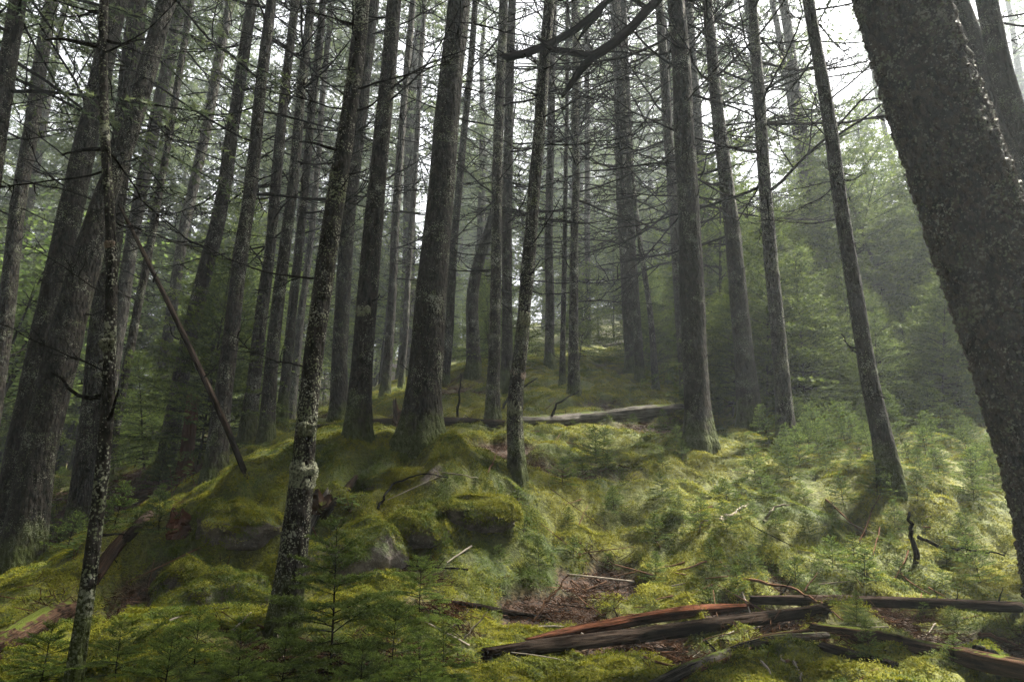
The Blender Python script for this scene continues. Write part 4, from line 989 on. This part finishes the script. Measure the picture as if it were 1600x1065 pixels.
for k in range(125):
    z = R.choice([(850, 900, 1300, 1060)] * 4 + [(690, 950, 900, 1050), (1300, 960, 1590, 1060), (900, 640, 1100, 760), (640, 640, 900, 720), (250, 930, 430, 1000), (100, 800, 420, 900), (1080, 780, 1500, 930), (500, 700, 1000, 900), (880, 700, 1450, 900)])
    px, py = R.uniform(z[0], z[2]), R.uniform(z[1], z[3]); a = hit(px, py); L = R.uniform(.12, .5); yaw = R.uniform(0, 6.28)
    pts = []
    x, y = a[0], a[1]; g0 = hz(x, y); x1, y1 = x + math.cos(yaw) * L, y + math.sin(yaw) * L; g1 = hz(x1, y1)
    for i in range(7):
        pts.append([x, y, max(g0 + (g1 - g0) * i / 6, hz(x, y)) * .5 + .5 * (g0 + (g1 - g0) * i / 6) + .014]); x += math.cos(yaw) * L / 6; y += math.sin(yaw) * L / 6; yaw += R.uniform(-.16, .16)
    P = np.array(pts); t = Tubes(); r = R.uniform(.003, .008); t.add(P - P[0], np.linspace(r, r * .5, 7), 5)
    TW.append(tag(link('fallen_twig', t.mesh('fallen_twig', M[R.choice(['stick', 'stick', 'twig', 'stick_pale'])]), None, P[0]), 'thin fallen twig lying loose on the forest floor', 'twig', 'loose twigs on the forest floor'))

tn = {}
for o in sorted(TW, key=lambda o: o.location.y):
    where = gap(800 + F * o.location.x / (o.location.y * CP))[1]; q = tn.get(where, 0); tn[where] = q + 1
    o['label'] = f'loose twig, {ORD[min(q, 23)]} {"back " if q else ""}{where}'

# small leafy plants
def leafy(px, py, h, label, seed):
    rng = np.random.default_rng(seed); p = hit(px, py); t = Tubes(); V, Tt = [], []
    for s in range(rng.integers(2, 4)):
        Q = curve((0, 0, -.02), rng.uniform(0, 6.28), 1.3, .8, h * rng.uniform(.7, 1), 6, rng, .1); t.add(Q, np.linspace(.004, .0015, 7), 4)
        for i in range(2, 7):
            for sd in (-1, 1):
                yaw = rng.uniform(0, 6.28); l = rng.uniform(.05, .085) ; w = l * .28
                d = np.array([math.cos(yaw), math.sin(yaw), rng.uniform(-.3, .3)]); sdv = np.cross(d, [0, 0, 1]); c = Q[i]; k = len(V)
                V += [c, c + d * l * .5 + sdv * w + [0, 0, .006], c + d * l, c + d * l * .5 - sdv * w + [0, 0, .006]]; Tt.append([k, k + 1, k + 2, k + 3])
    o = thing('leafy_seedling', label, 'leafy plant', p)
    link('stem', t.mesh('stem', M['stick']), o)
    link('foliage', mesh_np('foliage', np.array(V), np.array(Tt), [M['leaf']], smooth=False, attrs={'tip': rng.random(len(V))}), o)
leafy(268, 775, .34, 'pale broad-leaved seedling on the dark crest left of the leaning pole', 3)
leafy(305, 760, .26, 'second broad-leaved seedling near the foot of the leaning pole', 4)
leafy(548, 800, .16, 'tiny bright leafed sprout on the mossy ledge under the overhang', 5)
leafy(115, 875, .2, 'dim blue green leafy plant in the hollow behind the speckled stem', 6)

# yellow-green broad-leaved understorey glowing behind the dark left trunks
def bush_mesh(seed):
    rng = np.random.default_rng(seed); t = Tubes(); C = []
    for s in range(5):
        Q = curve((0, 0, 0), rng.uniform(0, 6.28), 1.45, 1.0, rng.uniform(2.4, 3.6), 9, rng, .1); t.add(Q, np.linspace(.03, .006, 10), 5)
        for i in range(3, 10):
            for _ in range(4):
                B = curve(Q[i], rng.uniform(0, 6.28), .5, .1, rng.uniform(.4, 1.0), 4, rng, .2); t.add(B, np.linspace(.008, .002, 5), 3)
                C += [B[q] + rng.normal(0, .09, 3) for q in (1, 2, 2, 3, 3, 4, 4) for _ in range(6)]
    C = np.array(C); n = len(C); d = rng.normal(0, 1, (n, 3)); d[:, 2] *= .4; d /= np.linalg.norm(d, axis=1)[:, None]
    sd = np.cross(d, rng.normal(0, .3, (n, 3)) + [0, 0, 1]); sd /= np.linalg.norm(sd, axis=1)[:, None]; l = rng.uniform(.05, .09, n)[:, None]
    V = np.stack([C, C + d * l * .5 + sd * l * .3, C + d * l, C + d * l * .5 - sd * l * .3], 1).reshape(-1, 3)
    return t.mesh('bush_stem', M['twig']), mesh_np('bush_leaves', V, np.arange(4 * n).reshape(-1, 4), [M['leaf']], smooth=False, attrs={'tip': np.repeat(rng.random(n), 4)})
BUSH = [bush_mesh(900 + i) for i in range(3)]
bn = {}
for k, (px, py, y, s) in enumerate(sorted([(15, 690, 13, 1.5), (95, 690, 16, 1.5), (265, 690, 17, 1.2), (345, 680, 15, 1.2), (375, 670, 19, 1.3), (205, 690, 19, 1.4), (520, 600, 22, 1.2), (585, 590, 24, 1.2), (-40, 690, 11, 1.4)], key=lambda q: q[2])):
    where = gap(px)[1]; qn = bn.get(where, 0); bn[where] = qn + 1
    q = at_y(px, py, y); o = thing('leafy_bush', f'yellow green leafy bush, {ORD[qn]} {"back " if qn else ""}{where}', 'bush', (q[0], q[1], hz(q[0], q[1])), 'leafy bushes deep in the left wood')
    o.rotation_euler.z = k * 1.3; o.scale = (s,) * 3; link('stem', BUSH[k % 3][0], o); link('foliage', BUSH[k % 3][1], o)

# ------------------------------------------------------------------ boulders of the outcrop
import bmesh
def boulder(px, py, rx, ry, rz, seed, label, sink=0.45, sub=5, th=.02):
    p = hit(px, py); bm = bmesh.new(); bmesh.ops.create_icosphere(bm, subdivisions=sub, radius=1)
    me = bpy.data.meshes.new('boulder'); bm.to_mesh(me); bm.free()
    V = np.empty(len(me.vertices) * 3); me.vertices.foreach_get('co', V); V = V.reshape(-1, 3)
    b1, b2, idt = worley3(V[:, 0] * 1.1 + seed, V[:, 1] * 1.1, V[:, 2] * 1.3, 33)
    d = 1 + 0.35 * fbm(V[:, 0] * 1.2 + seed, V[:, 1] * 1.2, V[:, 2] * 1.2, 30, 3) - 0.22 * b1 + 0.05 * fbm(V[:, 0] * 6 + seed, V[:, 1] * 6, V[:, 2] * 6, 35, 3) + 0.12 * np.clip(b2 - b1, 0, .3)
    V = V * d[:, None] * [rx, ry, rz]
    me.vertices.foreach_set('co', V.astype(np.float32).ravel()); me.materials.append(M['rock']); me.polygons.foreach_set('use_smooth', [True] * len(me.polygons)); me.update()
    o = tag(link('mossy_boulder', me, None, p - [0, 0, rz * sink]), label, 'boulder')
    Nn = np.empty(len(me.vertices) * 3); me.vertices.foreach_get('normal', Nn); Nn = Nn.reshape(-1, 3)
    return V + (p - [0, 0, rz * sink]), Nn, th
BP = [boulder(570, 865, .34, .22, .30, 3, 'pinkish grey rock face framed by moss right of the lichen collared trunk', .35, 5, .42),
      boulder(655, 820, .22, .20, .16, 4, 'small pale granite knob below the mossy overhang', .35, 5, .4),
      boulder(345, 945, .42, .24, .30, 9, 'dark bulging rock face under the left moss bank', .35, 5, .42),
      boulder(375, 800, .34, .22, .22, 12, 'shadowed rock under the moss left of the lichen collared trunk', .45, 5, .3),
      boulder(245, 800, .16, .14, .20, 15, 'small mossy stone beside the red rotten stump'),
      boulder(475, 885, .28, .2, .27, 31, 'steep dark rock face behind the foot of the lichen collared trunk', .35, 5, .4),
      boulder(300, 905, .26, .2, .24, 37, 'rounded mossy rock beside the dark hollow of the left bank', .4, 5, .25),
      boulder(640, 750, .42, .22, .17, 21, 'moss draped ledge overhanging the dark hollow', .35),
      boulder(735, 790, .34, .2, .15, 25, 'moss draped ledge right of the dark hollow', .35)]

# ------------------------------------------------------------------ moss and litter, scattered over the ground
def tuft_mesh(seed, n, rad, l, w, splay, mat, top=.85):
    rng = np.random.default_rng(seed); a = rng.uniform(0, 6.283, n); r = rad * np.sqrt(rng.random(n))
    B = np.stack([np.cos(a) * r, np.sin(a) * r, np.full(n, -.006)], -1)
    yaw = rng.uniform(0, 6.283, n); e = rng.uniform(splay, top, n); d = np.stack([np.cos(yaw) * np.cos(e), np.sin(yaw) * np.cos(e), np.sin(e)], -1)
    L = (l * rng.uniform(.5, 1.2, n) * (1.15 - (r / rad) ** 2 * .6))[:, None]; sd = np.stack([-np.sin(yaw), np.cos(yaw), 0 * yaw], -1) * w * .5
    V = np.stack([B - sd, B + sd, B + d * L], 1).reshape(-1, 3)
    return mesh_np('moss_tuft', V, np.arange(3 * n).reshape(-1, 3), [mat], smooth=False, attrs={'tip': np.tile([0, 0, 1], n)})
def scatter(name, label, src, P, Nn, sc, seed):
    rng = np.random.default_rng(seed); n = len(P)
    Nn = Nn / np.linalg.norm(Nn, axis=1)[:, None]
    ref = np.tile([1.0, 0, 0], (n, 1)); X = ref - Nn * Nn[:, :1]; X /= np.linalg.norm(X, axis=1)[:, None]; Y = np.cross(Nn, X)
    yw = rng.uniform(0, 6.283, n); c, s = np.cos(yw)[:, None], np.sin(yw)[:, None]; X, Y = X * c + Y * s, Y * c - X * s
    ry = np.arcsin(np.clip(-X[:, 2], -1, 1)); rx = np.arctan2(Y[:, 2], Nn[:, 2]); rz = np.arctan2(X[:, 1], X[:, 0])
    me = bpy.data.meshes.new(name); me.vertices.add(n); me.vertices.foreach_set('co', P.astype(np.float32).ravel())
    a = me.attributes.new('rot', 'FLOAT_VECTOR', 'POINT'); a.data.foreach_set('vector', np.c_[rx, ry, rz].astype(np.float32).ravel())
    a = me.attributes.new('size', 'FLOAT', 'POINT'); a.data.foreach_set('value', sc.astype(np.float32))
    o = link(name, me); o['kind'] = 'stuff'; o['label'] = label
    ng = bpy.data.node_groups.new(name, 'GeometryNodeTree')
    ng.interface.new_socket('Geometry', in_out='INPUT', socket_type='NodeSocketGeometry'); ng.interface.new_socket('Geometry', in_out='OUTPUT', socket_type='NodeSocketGeometry')
    gi, go = ng.nodes.new('NodeGroupInput'), ng.nodes.new('NodeGroupOutput')
    oi = ng.nodes.new('GeometryNodeObjectInfo'); oi.inputs['Object'].default_value = src
    ip = ng.nodes.new('GeometryNodeInstanceOnPoints')
    na = ng.nodes.new('GeometryNodeInputNamedAttribute'); na.data_type = 'FLOAT_VECTOR'; na.inputs[0].default_value = 'rot'
    nb = ng.nodes.new('GeometryNodeInputNamedAttribute'); nb.data_type = 'FLOAT'; nb.inputs[0].default_value = 'size'
    L = ng.links.new
    L(gi.outputs[0], ip.inputs['Points']); L(oi.outputs['Geometry'], ip.inputs['Instance']); L(na.outputs[0], ip.inputs['Rotation']); L(nb.outputs[0], ip.inputs['Scale']); L(ip.outputs[0], go.inputs[0])
    o.modifiers.new('scatter', 'NODES').node_group = ng
    return o
def candidates(n, r0, r1, seed, p=1.0):
    rng = np.random.default_rng(seed); az = np.radians(rng.uniform(-47, 47, n)); r = r0 + (r1 - r0) * rng.random(n) ** p
    X, Y = r * np.sin(az), r * np.cos(az); e = .02
    Z = height(X, Y); dx = (height(X + e, Y) - height(X - e, Y)) / (2 * e); dy = (height(X, Y + e) - height(X, Y - e)) / (2 * e)
    return X, Y, Z, np.c_[-dx, -dy, np.ones(n)], r, rng
X, Y, Z, Nn, r, rng = candidates(62000, 2.0, 17, 5, 1.25)
k = (bare_mask(X, Y) < rng.uniform(.15, .75, len(X)))
for c, rr_ in ROCK: k &= bump(X, Y, c, rr_) < .45
P = np.c_[X, Y, Z]
sc = rng.uniform(.75, 1.35, len(X)) * np.clip(.65 + .055 * r, .7, 1.5)
PP, NN, SS = [P[k]], [Nn[k]], [sc[k]]
for V, n_, th in BP:
    q = (n_[:, 2] + 0.8 * fbm(V[:, 0] * 5, V[:, 1] * 5, V[:, 2] * 5, 44, 3) > th) & (V[:, 2] > height(V[:, 0], V[:, 1]) - .02) & (rng.random(len(V)) < .40)
    PP.append(V[q]); NN.append(n_[q]); SS.append(rng.uniform(.6, 1.05, q.sum()))
p = hit(860, 860)
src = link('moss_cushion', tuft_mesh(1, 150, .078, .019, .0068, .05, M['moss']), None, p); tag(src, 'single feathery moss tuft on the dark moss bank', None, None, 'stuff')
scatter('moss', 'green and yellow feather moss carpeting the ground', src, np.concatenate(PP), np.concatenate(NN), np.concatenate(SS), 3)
# litter: needles and twig bits on the bare patches
X, Y, Z, Nn, r, rng = candidates(9000, 2.2, 12, 8, 1.2)
k = bare_mask(X, Y) > .4
t = Tubes(); rg = np.random.default_rng(4)
for i in range(26):
    a, b = rg.normal(0, .05, 2), rg.uniform(0, 6.28); l = rg.uniform(.01, .06)
    t.add(np.array([[a[0], a[1], .004 + rg.uniform(0, .01)], [a[0] + l * math.cos(b), a[1] + l * math.sin(b), .004 + rg.uniform(0, .02)]]), rg.uniform(.0008, .0022), 3)
src = link('needle_litter', t.mesh('needle_litter', M['litter']), None, hit(960, 935)); tag(src, 'pinch of dead needles and twig bits on the bare soil', None, None, 'stuff')
scatter('forest_litter', 'brown litter of needles and twig bits on the bare soil', src, np.c_[X, Y, Z][k], Nn[k], rng.uniform(.7, 1.5, k.sum()), 4)

# ------------------------------------------------------------------ haze
def haze():
    lo, hi, e = -8.0, 34.0, 88.0
    V = np.array([(x, y, z) for z in (lo, hi) for x, y in ((-e, -e), (e, -e), (e, e), (-e, e))])
    Fq = np.array([(0, 3, 2, 1), (4, 5, 6, 7), (0, 1, 5, 4), (1, 2, 6, 5), (2, 3, 7, 6), (3, 0, 4, 7)])
    m = bpy.data.materials.new('haze'); m.use_nodes = True; nt = m.node_tree; nt.nodes.clear()
    v = nt.nodes.new('ShaderNodeVolumePrincipled'); out = nt.nodes.new('ShaderNodeOutputMaterial'); nt.links.new(v.outputs[0], out.inputs['Volume'])
    v.inputs['Color'].default_value = (0.84, 0.92, 1.0, 1); v.inputs['Density'].default_value = HAZE; v.inputs['Anisotropy'].default_value = 0.3
    try: m.cycles.homogeneous_volume = True
    except Exception: pass
    o = link('haze', mesh_np('haze', V, Fq, [m], smooth=False)); o['kind'] = 'stuff'; o['label'] = 'pale mist hanging through the whole forest'
haze()
